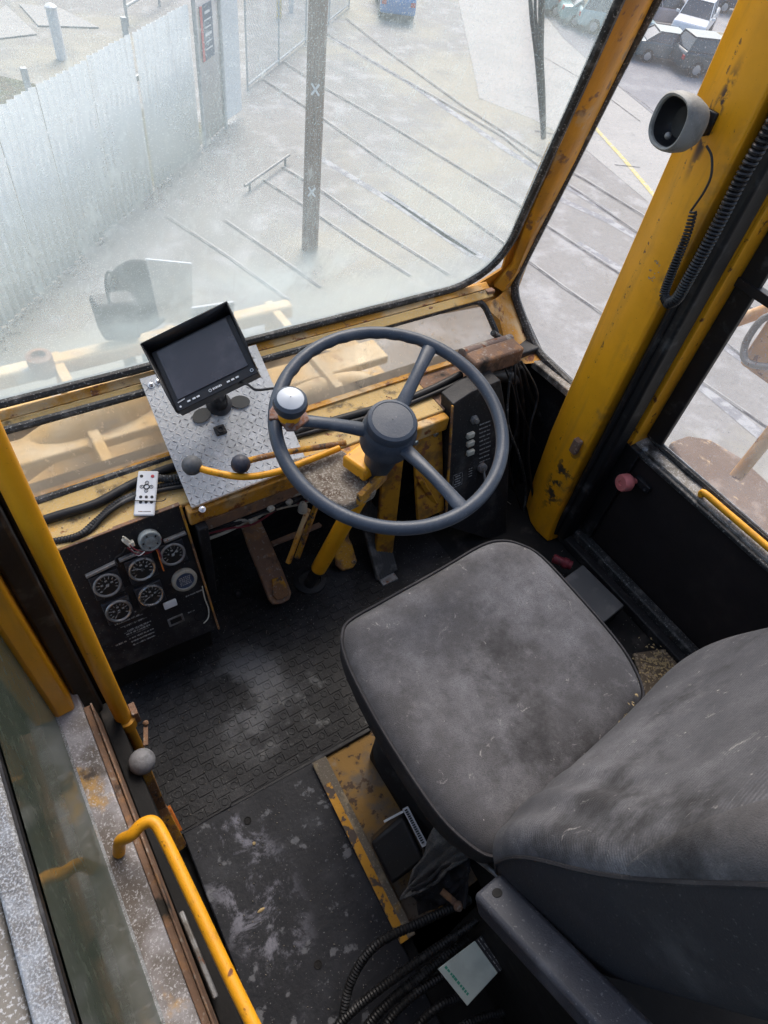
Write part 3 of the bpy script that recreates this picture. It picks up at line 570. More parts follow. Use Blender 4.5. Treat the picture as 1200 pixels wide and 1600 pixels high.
# corner post between windscreen and quarter window: follows both
def lerp(a, b, t): return a + (b - a) * t
lo = [(745, 455, 800, 470), (765, 448, 796, 440)]
pts_in = [WS.px(u, v, .004) for u, v in ((772, 447), (800, 415), (824, 345), (870, 240), (922, 122), (978, -5), (1000, -60))]
pts_out = [QW.px(u, v, .004) for u, v in ((797, 452), (812, 425), (840, 368), (900, 252), (962, 125), (1028, -10), (1053, -65))]
mb = MB(); n = len(pts_in)
mid = [(a + b) / 2 + V((-.012, -.016, 0)) for a, b in zip(pts_in, pts_out)]
mid2 = [a * .75 + b * .25 + V((-.004, -.012, 0)) for a, b in zip(pts_in, pts_out)]
vs = pts_in + mid2 + mid + pts_out + [p + V((.02, .04, 0)) for p in pts_out] + [p + V((.02, .03, 0)) for p in pts_in]
fs = [(k * n + i, k * n + i + 1, ((k + 1) % 6) * n + i + 1, ((k + 1) % 6) * n + i) for k in range(6) for i in range(n - 1)]
mb.add(vs, fs); mb.build('corner_post', M['post'], cab)
mb = MB(); mb.prism([WS.px(u, v, -.012) for u, v in ((640, 470), (745, 445), (785, 420), (806, 350), (860, 225), (900, 230), (850, 345), (818, 430), (806, 462), (780, 474), (640, 500))], WS.n * -.006); mb.build('corner_backing', M['yellow_worn'], cab)
# lower knee of the corner below the windscreen
pi = [LG.px(752, 474, .004), LG.px(781, 500, .004), LG.px(790, 540, .004), LG.px(792, 560, .004)]
po = [QW.px(796, 448, .004), QW.px(810, 490, .004), QW.px(829, 540, .004), QW.px(850, 565, .004)]
mb = MB(); n = 4; md = [(a + b) / 2 + V((-.01, -.014, 0)) for a, b in zip(pi, po)]
vs = pi + md + po + [p + V((.02, .05, 0)) for p in po] + [p + V((0, .05, 0)) for p in pi]
mb.add(vs, [(k * n + i, k * n + i + 1, ((k + 1) % 5) * n + i + 1, ((k + 1) % 5) * n + i) for k in range(5) for i in range(n - 1)]); mb.build('corner_knee', M['yellow_worn'], cab)
for (u, v, s_) in ((765, 455, .026), (672, 482, .014)):
    mb = MB(); mb.box(P(u, v, y=1.112), (s_, s_ * .7, .01)); mb.build('corner_bracket', M['rust'], cab, bev=.003)
# side wall under the quarter window
mb = MB(); q = [QW.px(u, v, 0) for u, v in ((829, 560), (900, 622), (1010, 655))]
mb.prism([QW.px(812, 500, -.001), QW.px(836, 552, -.001), QW.px(905, 618, -.001), V((1.301, .64, .36)), V((1.301, .64, 0)), V((1.301, 1.1, 0)), V((1.301, 1.14, .5))], (.03, 0, 0)); mb.build('side_wall', M['black'], cab)
mb = MB(); mb.bar(QW.px(836, 566, .02), QW.px(925, 640, .02), .03, .022); mb.build('quarter_sill', M['ledge'], cab, bev=.003)
# big right pillar: folded plate
mb = MB(); z0, z1 = -.0, 1.96
s_ = [(1.235, .795), (1.203, .737), (1.196, .70), (1.2, .652), (1.235, .648), (1.29, .66), (1.29, .79)]
sec = lambda z, k: [V((x, y, z)) for x, y in s_]
lv = [0, .12, .3, z1]; vs = []
for z in lv: vs += [V((x, y + (.0 if z > .2 else (.2 - z) * -.12), z)) for x, y in s_]
n = len(s_); mb.add(vs, [(j * n + i, j * n + (i + 1) % n, (j + 1) * n + (i + 1) % n, (j + 1) * n + i) for j in range(len(lv) - 1) for i in range(n)] + [tuple(range(n)), tuple((len(lv) - 1) * n + i for i in range(n))])
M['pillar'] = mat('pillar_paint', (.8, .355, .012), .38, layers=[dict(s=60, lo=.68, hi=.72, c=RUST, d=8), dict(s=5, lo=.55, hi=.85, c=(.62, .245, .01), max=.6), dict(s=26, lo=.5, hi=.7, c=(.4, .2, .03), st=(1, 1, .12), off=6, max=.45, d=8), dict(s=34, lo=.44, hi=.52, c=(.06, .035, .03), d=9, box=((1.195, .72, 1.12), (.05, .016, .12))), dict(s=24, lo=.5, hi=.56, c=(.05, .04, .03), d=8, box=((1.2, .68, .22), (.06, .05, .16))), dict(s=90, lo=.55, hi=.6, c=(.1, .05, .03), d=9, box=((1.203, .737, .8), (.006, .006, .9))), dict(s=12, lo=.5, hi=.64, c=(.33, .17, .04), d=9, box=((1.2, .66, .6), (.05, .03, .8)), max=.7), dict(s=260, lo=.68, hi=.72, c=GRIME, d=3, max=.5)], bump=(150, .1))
mb.build('door_pillar', M['pillar'], cab, bev=.006, seg=3)
pf = Plane((1.2, .70, 0), (0, -1, 0), (0, 0, 1))
def pillar_text(s, u, v, size):
    o = Plane((1.194, .7, 0), (0, -1, 0), (0, 0, 1)).px(u, v); return o
# rusty bracket on pillar
c = Plane((1.19, .7, 0), (0, -1, 0), (0, 0, 1)).px(900, 697); mb = MB(); mb.box(c, (.016, .022, .045)); mb.build('pillar_latch_plate', M['rust'], cab, bev=.003)
# scratched marks on pillar
sp = Plane((1.1955, .70, 0), (0, -1, 0), (0, 0, 1)); c = sp.px(1024, 425); mb = MB(); random.seed(3)
for k in range(14):
    a = c + V((0, random.uniform(-.013, .013), random.uniform(-.02, .02))); b = a + V((0, random.uniform(-.006, .006), random.uniform(-.006, .006)))
    mb.tube([a, (a + b) / 2 + V((0, .002, .001)), b], .0006, 4)
mb.build('scratch_marks', M['ledge'], cab)
# black seal channel behind pillar, yellow strip, door window seal: uprights
mb = MB(); mb.span((1.225, .60, .02), (1.285, .648, 1.96)); mb.build('door_seal_channel', M['rubber'], cab, bev=.008)
mb = MB(); mb.span((1.288, .56, -.01), (1.34, .70, .40)); mb.build('door_shut_face', M['rubber'], cab, bev=.003)
mb = MB(); mb.tube([V((1.222, .632, z)) for z in (.03, .5, 1, 1.96)], .008, 8); mb.build('door_seal_bead', M['rubber'], cab)
# roof; its unseen opening is added to let daylight into the cab
mb = MB(); mb.ring([V((-.02, -.92, 1.95)), V((1.36, -.92, 1.95)), V((1.36, .86, 1.95)), V((-.02, .86, 1.95))], [V((.08, -.45, 1.95)), V((1.24, -.45, 1.95)), V((1.24, .76, 1.95)), V((.08, .76, 1.95))], (0, 0, .04)); mb.build('roof', M['yellow'], cab)
mb = MB(); mb.add([(.06, -.47, 1.992), (1.26, -.47, 1.992), (1.26, .78, 1.992), (.06, .78, 1.992)], [(0, 1, 2, 3)]); mb.build('added_skylight', M['glass_side'], cab)  # unseen skylight pane, added to brighten seat and wheel from above
mb = MB(); mb.span((-.12, -.92, 1.95), (-.021, .86, 1.99)); mb.build('roof_gutter', M['yellow'], cab)

# ---- left side: opening with post, tube, seals, sill
mb = MB(); s_ = [(-.088, .60), (-.088, .66), (-.13, .67), (-.135, .615), (-.118, .598)]
mb.prism([V((x, y, .352)) for x, y in s_], (0, 0, 1.6)); mb.build('left_pillar', M['pillar'], cab, bev=.005)
mb = MB(); mb.span((-.0865, .628, .02), (-.052, .67, 1.95)); mb.build('left_seal', M['rubber'], cab, bev=.006)
mb = MB(); mb.span((-.052, .655, .02), (-.036, .70, 1.95)); mb.build('left_seal_lip', M['dark'], cab, bev=.006)
mb = MB(); mb.span((-.122, -.9, .30), (-.078, .69, .35)); mb.build('left_sill', M['sill'], cab, bev=.003)
mb = MB(); mb.span((-.0775, -.9, .26), (-.066, .60, .346)); mb.span((-.0655, -.9, .26), (-.062, .6, .352)); mb.build('sill_channel', M['rust'], cab, bev=.0015)
mb = MB(); mb.span((-.0615, -.9, .0), (-.034, .64, .25)); mb.build('step_side', M['dark'], cab, bev=.002)
mb = MB(); mb.bar(P(283, 1425, z=.27), P(338, 1560, z=.27), .008, .012); mb.build('seal_strip', M['steel'], cab, bev=.002)
mb = MB(); mb.span((-.16, -.9, -.1), (-.1225, .72, .30)); mb.build('left_skin', M['yellow_worn'], cab)
lp = Plane((-.120, .2, .35), (0, -1, 0), (0, 0, 1))
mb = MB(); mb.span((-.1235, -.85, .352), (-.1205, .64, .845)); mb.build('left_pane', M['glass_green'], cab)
mb = MB(); mb.tube([V((-.1215, y, .353)) for y in (-.85, 0, .64)], .005, 6); mb.build('left_pane_bead', M['frost'], cab)
mb = MB(); mb.span((-.146, -.85, .845), (-.1232, .60, .862)); mb.build('left_pane_rail', M['frost'], cab, bev=.003)
mb = MB(); mb.span((-.1228, -.85, .835), (-.1205, .60, .857)); mb.build('left_pane_edge', M['rubber'], cab)
mb = MB(); mb.span((-.26, -.85, .80), (-.149, .62, .848)); mb.build('left_outer_skin', M['ledge'], cab, bev=.004)
# upright tube with bracket
tb = thing('grab_pole', (-.027, .6, .08), 'upright yellow grab tube with a clamp bracket at the left of the cab opening', 'grab pole')
mb = MB(); mb.tube([V((-.027, .6, z)) for z in (.235, .7, 1.2, 1.94)], .0145, 16); mb.build('upper_tube', M['pillar'], tb)
mb = MB(); mb.tube([V((-.025, .598, z)) for z in (.07, .15, .236)], .0105, 14); mb.build('lower_tube', M['yellow'], tb)
mb = MB(); mb.lathe(V((-.025, .598, .205)), (0, 0, 1), [(.011, 0), (.018, .004), (.018, .034), (.011, .036)], 16); mb.build('clamp', M['yellow'], tb)
mb = MB(); mb.box((-.006, .603, .232), (.012, .026, .04)); mb.cyl((-.006, .59, .24), (-.006, .62, .24), .004, 8); mb.build('clamp_bolt', M['rust'], tb, bev=.002)
# grab handle on sill
g0 = V((-.1, .345, .352)); bend = P(236, 1283, z=.42); far = P(395, 1600, z=.42); dd_ = (far - bend).normalized()
pts = smooth([g0, g0 + V((.01, .004, .035)), P(205, 1305, z=.41), P(222, 1288, z=.42), P(240, 1285, z=.423), P(256, 1308, z=.423), P(300, 1400, z=.422), far, far + dd_ * .35, far + dd_ * .42 + V((-.03, 0, -.06))], 6)
gh = MB(); gh.tube(pts, .0092, 14); gh.build('grab_handle', M['yellow'], cab)
# floor lever with grey ball
b0 = P(272, 1300, z=.05); kn = P(222, 1190, z=.26)
lv_ = thing('side_lever', b0, 'short rusty lever with a round grey ball knob beside the left sill', 'lever')
mb = MB(); mb.ball(kn, .0235, 24, (1, 1, .92)); mb.build('ball_knob', M['paleball'], lv_)
mb = MB(); mb.bar(kn + V((0, -.004, -.02)), P(252, 1262, z=.12), .018, .008); mb.bar(P(252, 1262, z=.12), P(285, 1325, z=.02), .02, .008); mb.build('lever_bar', M['rust_yellow'], lv_, bev=.002)
mb = MB(); mb.bar(P(262, 1262, z=.07), P(280, 1298, z=.04), .012, .02); mb.build('orange_stop', M['orange'], lv_, bev=.002)
mb = MB(); mb.bar(P(228, 1165, z=.2), P(228, 1130, z=.2), .008, .006); mb.ball(P(228, 1130, z=.205), .006, 10); mb.build('lever_link', M['rust'], lv_)

# ------------------------------------------------------------------ floor things
M['mat'] = mat('dusty_floor_rubber', (.008, .008, .009), .5, spec=.25, layers=[dict(s=9, lo=.44, hi=.62, c=(.15, .15, .15), d=8, box=((.24, .6, 0), (.16, .2, .2)), max=.75), dict(s=6, lo=.5, hi=.7, c=(.022, .022, .024)), dict(s=240, lo=.66, hi=.7, c=(.3, .3, .28), d=3, max=.5), dict(s=20, lo=.56, hi=.66, c=(.12, .12, .115), off=9, box=((.32, .5, 0), (.25, .15, .2)))], bump=(120, .4))
ftm = thing('floor_mat', (-.03, .42, 0), 'black studded rubber floor mat of small bricks and rings, dusty in the middle', 'floor mat')
mb = MB(); mb.prism([(-.034, .418, 0), (.42, .418, 0), (.9, .418, 0), (.9, 1.02, 0), (-.034, 1.02, 0)], (0, 0, .006)); py_ = .0212; random.seed(5)
for j in range(27):
    y = .432 + j * py_; x = -.03 - (j % 2) * .024; k = 0
    while x < .66:
        if k % 2 == 0:
            mb.lathe(V((x + .009, y, .006)), (0, 0, 1), [(.0085, 0), (.0082, .0014), (.0068, .0014), (.0064, .0003), (.0001, .0003)], 10); x += .0195
        else:
            a_ = (x + .0005, y - .0094); b_ = (x + .0325, y + .0094); e = .0007
            mb.add([V((px, py, z)) for z, e_ in ((.006, 0), (.0076, e)) for px, py in ((a_[0] + e_, a_[1] + e_), (b_[0] - e_, a_[1] + e_), (b_[0] - e_, b_[1] - e_), (a_[0] + e_, b_[1] - e_))], [(4, 5, 6, 7), (0, 1, 5, 4), (1, 2, 6, 5), (2, 3, 7, 6), (3, 0, 4, 7)]); x += .0345
        k += 1
mb.build('mat_sheet', M['mat'], ftm)
mb = MB(); mb.bar(P(360, 1262, z=.006), P(578, 1140, z=.006), .012, .012); mb.build('mat_edge', M['rubber'], ftm, bev=.003)
# black cover plate with yellow angle
cp = thing('step_cover', (.1, .2, 0), 'large blue black sheet cover with two bolt holes and pale scuffs behind the floor mat', 'cover plate')
q = [P(284, 1302, z=.03), P(488, 1190, z=.03), P(636, 1490, z=.03)]
e = (q[2] - q[1]).normalized(); p3 = q[1] + e * .9; p4 = V((-.03, p3.y, .03))
mb = MB(); mb.prism([p - V((0, 0, .03)) for p in (q[0], q[1], p3, p4)], (0, 0, .03)); mb.build('cover_sheet', M['cover'], cp, bev=.003)
for u, v in ((387, 1282), (497, 1507)):
    mb = MB(); c = P(u, v, z=.0305); mb.lathe(c, (0, 0, 1), [(.0075, 0), (.008, .0012), (.0062, .0014), (.0058, .0005), (.0001, .0005)], 12); mb.build('bolt_hole', M['dark'], cp)
mb = MB(); mb.lathe(P(397, 1318, z=.0305), (0, 0, 1), [(.004, 0), (.003, .002), (.0001, .002)], 6); mb.ball(P(408, 1422, z=.031), .005, 8, (1.6, .6, .3)); mb.build('grit', M['straw'], cp)
an = thing('angle_rail', P(500, 1190, z=0), 'yellow steel angle rail with worn paint along the black cover plate', 'rail')
a = P(487, 1192, z=.042); b = P(638, 1500, z=.042); d = (b - a).normalized(); sd_ = V((-d.y, d.x, 0)) * -1
if sd_.x < 0: sd_ = -sd_
w_ = .034; b2 = a + d * .38
mb = MB(); mb.prism([a, a + sd_ * w_, b2 + sd_ * w_, b2], (0, 0, -.006)); mb.build('top_flange', M['rust_brown'], an, bev=.002)
mb = MB(); mb.prism([a + sd_ * w_ - V((0, 0, .006)), b2 + sd_ * w_ - V((0, 0, .006)), b2 + sd_ * w_ - V((0, 0, .042)), a + sd_ * w_ - V((0, 0, .042))], -sd_ * .006); mb.build('side_flange', M['rust_brown'], an)
M['edgeyel'] = mat('chipped_yellow_edge', (.5, .24, .015), .6, layers=[dict(s=38, lo=.5, hi=.56, c=(.07, .05, .04), d=9), dict(s=90, lo=.6, hi=.66, c=RUST)], bump=(120, .5))
mb = MB(); p_ = a + d * .055 + V((0, 0, .0005)); mb.prism([p_, p_ + sd_ * .017, b2 + sd_ * .017 + V((0, 0, .0005)), b2 + V((0, 0, .0005))], (0, 0, .0015)); mb.build('painted_edge', M['edgeyel'], an)
mb = MB(); q = [P(u, v, z=.004) for u, v in ((500, 1190), (582, 1140), (700, 1290), (760, 1400), (660, 1500))]; mb.prism([V((p.x, p.y, 0)) for p in q], (0, 0, .004)); o = mb.build('floor_patch', M['floor_rust'], cab)
# wiring bag / black box with white strip
bx = thing('black_case', P(625, 1310, z=.03), 'black folded vinyl case with a white printed edge, between the yellow rail and the seat', 'case')
pl = Plane(P(610, 1320, z=.12), (P(655, 1285, z=.14) - P(580, 1335, z=.12)), (0, .2, 1))
q = [P(578, 1318, z=.11), P(630, 1272, z=.14), P(664, 1345, z=.14), P(612, 1385, z=.08)]
mb = MB(); n_ = (q[1] - q[0]).cross(q[3] - q[0]).normalized(); n_ = -n_ if n_.z > 0 else n_; mb.prism(q, n_ * .05); mb.build('case_body', M['plastic'], bx, bev=.008, seg=3)
mb = MB(); mb.bar(P(633, 1262, z=.15), P(664, 1322, z=.152), .012, .002); mb.build('white_strip', M['white'], bx)
mb = MB(); a, b = P(634, 1265, z=.1525), P(662, 1319, z=.1545)
for k in range(16): mb.bar(a.lerp(b, k / 16), a.lerp(b, (k + .5) / 16), .006, .001)
mb.build('strip_print', M['rubber'], bx)
mb = MB(); mb.bar(P(600, 1284, z=.14), P(630, 1268, z=.145), .004, .004); mb.build('pale_clip', M['white'], bx)
# grey cloth flap
def quad_cloth(name, c4_, thick, m_, label, cat, nu=34, nv=34, amp=.006, seed=1, bow=.0):
    A, B, C_, D_ = [V(p) for p in c4_]; N_ = (B - A).cross(D_ - A).normalized()
    def fn(i, j):
        p = (A * (1 - i) + B * i) * (1 - j) + (D_ * (1 - i) + C_ * i) * j
        k = mnoise.noise(V((i * 2.2, j * 2.2, seed))) * 2 + mnoise.noise(V((i * 6, j * 3, seed + 9))) * .8 + abs(mnoise.noise(V((i * 4 + j * 3, j, seed + 5)))) * 1.4
        return p + N_ * (amp * k + bow * math.sin(i * math.pi) * math.sin(j * math.pi * .9)) + V((0, 0, -amp * mnoise.noise(V((j * 5, i * 5, seed + 3)))))
    mb = MB(); mb.grid(fn, nu, nv); return tag(mb.build(name, m_, fix=False, solid=thick), label, cat)
quad_cloth('cloth_flap', [P(684, 1283, z=.26), P(738, 1332, z=.30), P(660, 1392, z=.2), P(622, 1408, z=.15)], .004, M['cloth'], 'stiff folded grey cloth flap standing up beside the seat base', 'cloth', amp=.009, bow=.012)
quad_cloth('cloth_flap', [P(736, 1334, z=.28), P(728, 1415, z=.2), P(655, 1425, z=.10), P(640, 1392, z=.19)], .005, M['vinyl'], 'dark blue grey lower fold of cloth under the stiff flap', 'cloth', amp=.013, seed=4, bow=.01)
mb = MB(); mb.tube(smooth([P(690, 1392, z=.2), P(705, 1405, z=.2), P(720, 1420, z=.19)], 4), .006, 8); mb.ball(P(716, 1416, z=.2), .009, 10); tag(mb.build('cable_end', M['rust']), 'small brown and red cable end below the cloth flap', 'cable')
# hoses
hose_mat = M['rubber']
def hose(pts, r, label, group=None, rib=True, m_=None, name='corrugated_hose'):
    p = smooth(pts, 10); 
    if rib:
        # resample evenly and ripple the radius
        L = [0]; 
        for i in range(1, len(p)): L.append(L[-1] + (p[i] - p[i - 1]).length)
        n = int(L[-1] / .0028); q = []; k = 0
        for i in range(n + 1):
            s_ = L[-1] * i / n
            while k < len(L) - 2 and L[k + 1] < s_: k += 1
            t = (s_ - L[k]) / max(1e-9, L[k + 1] - L[k]); q.append(p[k].lerp(p[k + 1], t))
        mb = MB(); mb.tube(q, [r * (1 if i % 2 else .84) for i in range(len(q))], 10, sm=False)
    else: mb = MB(); mb.tube(p, r, 10)
    return tag(mb.build(name, m_ or hose_mat), label, 'hose', group)
hose([P(735, 1405, z=.16), P(660, 1440, z=.17), P(590, 1475, z=.16), P(550, 1530, z=.12), P(535, 1600, z=.08), P(530, 1700, z=.05)], .0085, 'black hose looping furthest left across the yellow rail')
hose([P(745, 1440, z=.12), P(670, 1490, z=.13), P(600, 1540, z=.12), P(540, 1590, z=.09), P(490, 1650, z=.07)], .0085, 'ribbed black hose crossing just above the booklet corner')
hose([P(770, 1440, z=.08), P(690, 1500, z=.1), P(620, 1555, z=.1), P(570, 1610, z=.08), P(545, 1680, z=.06)], .009, 'thick ribbed black hose in the middle of the hose bundle')
hose([P(700, 1520, z=.09), P(640, 1560, z=.1), P(600, 1610, z=.09), P(590, 1680, z=.06)], .008, 'ribbed black hose low in the bundle, left of the booklet')
hose([P(735, 1555, z=.07), P(690, 1570, z=.09), P(650, 1610, z=.08), P(630, 1690, z=.06)], .008, 'ribbed black hose ending under the booklet')
hose([P(790, 1580, z=.05), P(730, 1600, z=.07), P(690, 1640, z=.07), P(650, 1720, z=.05)], .008, 'lowest ribbed black hose at the bottom edge of the bundle')
mb = MB(); mb.span((.17, -.9, 0), (.80, .03, .004)); mb.build('rear_floor_sheet', M['dark'], cab)
# booklet
bk = thing('booklet', P(730, 1530, z=.16), 'pale green and white booklet with a black band of print, lying on the hoses', 'booklet')
q = [P(684, 1514, z=.17), P(742, 1470, z=.19), P(778, 1520, z=.19), P(730, 1572, z=.165)]; n_ = (q[1] - q[0]).cross(q[2] - q[0]).normalized(); n_ = n_ if n_.z > 0 else -n_
mb = MB(); mb.prism(q, n_ * -.006); mb.build('cover', M['paper'], bk, bev=.001)
r_, u_ = (q[3] - q[0]).normalized(), (q[1] - q[0]).normalized()
mb = MB(); random.seed(12); o_ = q[0] + u_ * .012 + n_ * .0004; L = (q[3] - q[0]).length; x = .006
while x < L - .012:
    w2 = random.uniform(.003, .006); mb.box(o_ + r_ * x + u_ * (.001 * x * 10), (w2, random.uniform(.003, .005), .0005), r_, u_); x += w2 + .0015
mb.build('green_print', M['inkgreen'], bk)
q2 = [q[1] + u_ * .001 - n_ * .002, q[1] + u_ * .021 - n_ * .004, q[2] + u_ * .021 - n_ * .004, q[2] + u_ * .001 - n_ * .002]
mb = MB(); mb.prism(q2, n_ * -.004); mb.build('black_band', M['plastic'], bk)
mb = MB(); rr = (q[2] - q[1]).normalized()
for row in range(3):
    x = .004
    while x < .055:
        w2 = random.uniform(.003, .008); mb.box(q[1] - n_ * .0012 + u_ * (.005 + row * .0055) + rr * x - n_ * .0006 * row, (w2, .0014, .0006), rr, u_); x += w2 + .0012
mb.build('white_print', M['mark'], bk)
# pedals
def pedal(pts, th, label, m_, z=(.0, .0)):
    t = thing('pedal', pts[0], label, 'pedal'); return t
pl = Plane(P(437, 940, z=.035), (1, .0, 0), (0, .115, .10))
pd = thing('clutch_pedal', P(437, 940, z=.0), 'long rusty treadle pedal left of the steering column', 'pedal')
ol = [pl.px(u, v) for u, v in ((377, 822), (383, 811), (396, 807), (408, 813), (418, 835), (440, 885), (456, 926), (453, 937), (440, 944), (427, 945), (420, 938), (408, 905), (388, 855))]
mb = MB(); mb.prism(ol, -pl.n * .012); mb.build('tread', M['rust'], pd, bev=.004)
ol = [pl.px(u, v, .002) for u, v in ((424, 905), (440, 900), (452, 925), (448, 934), (432, 938), (425, 930))]
mb = MB(); mb.prism(ol, pl.n * .005); mb.build('heel_boss', M['rust_yellow'], pd, bev=.004)
mb = MB(); mb.bar(P(425, 850, y=.88), P(500, 820, y=.9), .012, .008); mb.build('pedal_shaft', M['rust'], pd)
pl = Plane(P(545, 890, z=.02), (1, 0, 0), (0, .1, .1))
pd = thing('brake_pedal', P(545, 890, z=0), 'short rusty foot pedal right behind the steering column', 'pedal')
ol = [pl.px(u, v) for u, v in ((520, 845), (540, 830), (551, 850), (559, 878), (552, 888), (536, 893), (526, 885))]
mb = MB(); mb.prism(ol, -pl.n * .012); mb.build('tread', M['rust_yellow'], pd, bev=.005)
mb = MB(); mb.bar(P(540, 850, y=.9), P(545, 800, y=.98), .014, .01); mb.build('pedal_arm', M['rust'], pd)
pl = Plane(P(605, 903, z=.012), (1, 0, 0), (0, .2, .15))
pd = thing('accelerator_pedal', P(605, 903, z=0), 'long ribbed black rubber pedal right of the steering column', 'pedal')
ol = [pl.px(u, v) for u, v in ((558, 785), (590, 772), (622, 890), (590, 908))]
M['ribpedal'] = mat('ribbed_rubber', (.05, .05, .05), .7, layers=[dict(s=30, lo=.5, hi=.65, c=(.11, .11, .105))], bump=(120, .4))
mb = MB(); mb.prism(ol, -pl.n * .014); mb.build('tread', M['ribpedal'], pd, bev=.003)
mb = MB()
for k in range(9):
    t = (k + .5) / 9; mb.bar(ol[3].lerp(ol[2], t) + pl.n * .001, ol[0].lerp(ol[1], t) + pl.n * .001, .0022, .0025, up=pl.n)
mb.build('ribs', M['ribpedal'], pd)
mb = MB(); mb.box(P(606, 905, z=.006), (.05, .03, .012)); mb.build('hinge', M['steel'], pd, bev=.002)
# linkage rods left of the column
lk = thing('brake_linkage', P(450, 870, z=.1), 'thin yellow and rusty linkage rods with a pale boot, left of the column', 'linkage')
mb = MB(); mb.bar(P(482, 795, y=.84), P(450, 880, y=.80), .011, .011); mb.build('yellow_rod', M['yellow_worn'], lk, bev=.002)
mb = MB(); mb.bar(P(494, 790, y=.85), P(464, 872, y=.82), .012, .011); mb.build('rusty_rod', M['rust_yellow'], lk, bev=.002)
mb = MB(); c = P(473, 790, y=.84); mb.lathe(c - V((0, 0, .02)), (0, 0, 1), [(.009, 0), (.012, .003), (.008, .007), (.011, .011), (.008, .016), (.011, .02), (.006, .03), (.001, .031)], 14); mb.build('rubber_boot', M['beige'], lk)
mb = MB(); mb.lathe(P(372, 930, z=.006), (0, 0, 1), [(.012, 0), (.011, .012), (.006, .018), (.001, .019)], 14); tag(mb.build('floor_button', M['black']), 'small round foot button on the mat left of the treadle pedal', 'foot button')

# ------------------------------------------------------------------ steering column, levers
CN = V((-.079, -.225, 1)).normalized(); CW = V((.544, .652, .726))
col = thing('steering_column', (.5, .84, 0), 'yellow tubular steering column with a rusty dusty bracket plate', 'steering column')
ft = P(498, 885, y=.80); hb = CW - CN * .09
mb = MB(); mb.tube([P(575, 752, y=.735), P(498, 888, y=.79)], .0195, 20); mb.build('lower_tube', M['pillar'], col)
mb = MB(); mb.tube([CW - CN * .04, CW - CN * .12, P(575, 752, y=.735)], [.033, .03, .024], 20); mb.build('column_shroud', M['wheel'], col)
mb = MB(); mb.tube([P(497, 888, y=.79), P(483, 912, y=.80)], .0145, 14); mb.lathe(P(484, 908, z=.004), (0, 0, 1), [(.046, 0), (.044, .008), (.03, .012), (.028, .004), (.018, .004)], 24); mb.build('column_boot', M['rubber'], col)
pz = .56
q = [P(u, v, z=pz) for u, v in ((456, 717), (528, 698), (548, 712), (575, 735), (590, 757), (586, 768), (560, 782), (540, 792), (510, 780), (480, 750))]
mb = MB(); mb.prism(q, (0, 0, -.022)); mb.build('bracket_plate', mat('dusty_bracket', (.17, .14, .11), .9, layers=[dict(s=30, lo=.5, hi=.6, c=(.1, .07, .05)), dict(s=260, lo=.5, hi=.6, c=(.3, .27, .23), d=3)], bump=(160, .8)), col, bev=.004)
mb = MB(); mb.box(P(567, 722, z=.585), (.055, .06, .03), V((1, .3, 0)), V((-.3, 1, 0))); mb.build('column_clamp', M['yellow'], col, bev=.005)
mb = MB(); a = P(600, 735, z=.56); mb.bar(P(560, 782, z=.565), P(602, 740, z=.565), .012, .03); mb.build('bracket_lip', M['rust_yellow'], col, bev=.002)
def shift(kpx, z, r, pts, m_, km, label, rm):
    k = P(*kpx, z=z); t = thing('shift_lever', pts[-1], label, 'lever'); mb = MB(); mb.ball(k, r, 24); mb.build('ball_knob', km, t)
    mb = MB(); mb.tube(smooth([k] + pts, 6), rm, 12); mb.build('lever_rod', m_, t)
shift((300, 727), .60, .0185, [P(330, 737, z=.595), P(380, 745, z=.585), P(430, 738, z=.575), P(475, 722, z=.575), P(530, 700, z=.578)], M['yellow'], M['greyball'], 'long yellow shift lever with a grey ball, reaching furthest left over the checker plate', .0065)
shift((376, 725), .605, .0178, [P(395, 718, z=.604), P(440, 708, z=.59), P(490, 700, z=.585), P(540, 692, z=.58)], M['rust_yellow'], M['darkball'], 'shorter rusty shift lever with a dark blue black ball, right of the grey ball one', .006)
# steering wheel
sw = thing('steering_wheel', CW, 'large three spoke slate black steering wheel with round hub cap', 'steering wheel')
xw = V((1, 0, 0)); xw = (xw - CN * xw.dot(CN)).normalized(); yw = CN.cross(xw)
WP = Plane(CW, xw, yw)
RR = .2; seg = 144; rim = []
mb = MB(); pts = [WP.at(RR * math.cos(2 * math.pi * i / seg), RR * math.sin(2 * math.pi * i / seg)) for i in range(seg)]
vs = []; rs = 16
for i in range(seg):
    a = 2 * math.pi * i / seg; er = (WP.at(math.cos(a), math.sin(a)) - CW)
    for k in range(rs):
        b = 2 * math.pi * k / rs; rr = .0118
        inner = max(0, -math.cos(b))
        if 40 < math.degrees(a) < 130: rr -= .0022 * inner * (.5 + .5 * math.cos(a * 40))
        vs.append(pts[i] + er * math.cos(b) * rr + CN * math.sin(b) * rr * .95)
mb.add(vs, [(i * rs + k, i * rs + (k + 1) % rs, ((i + 1) % seg) * rs + (k + 1) % rs, ((i + 1) % seg) * rs + k) for i in range(seg) for k in range(rs)], True)
mb.build('rim', M['wheel'], sw)
hubz = -.03
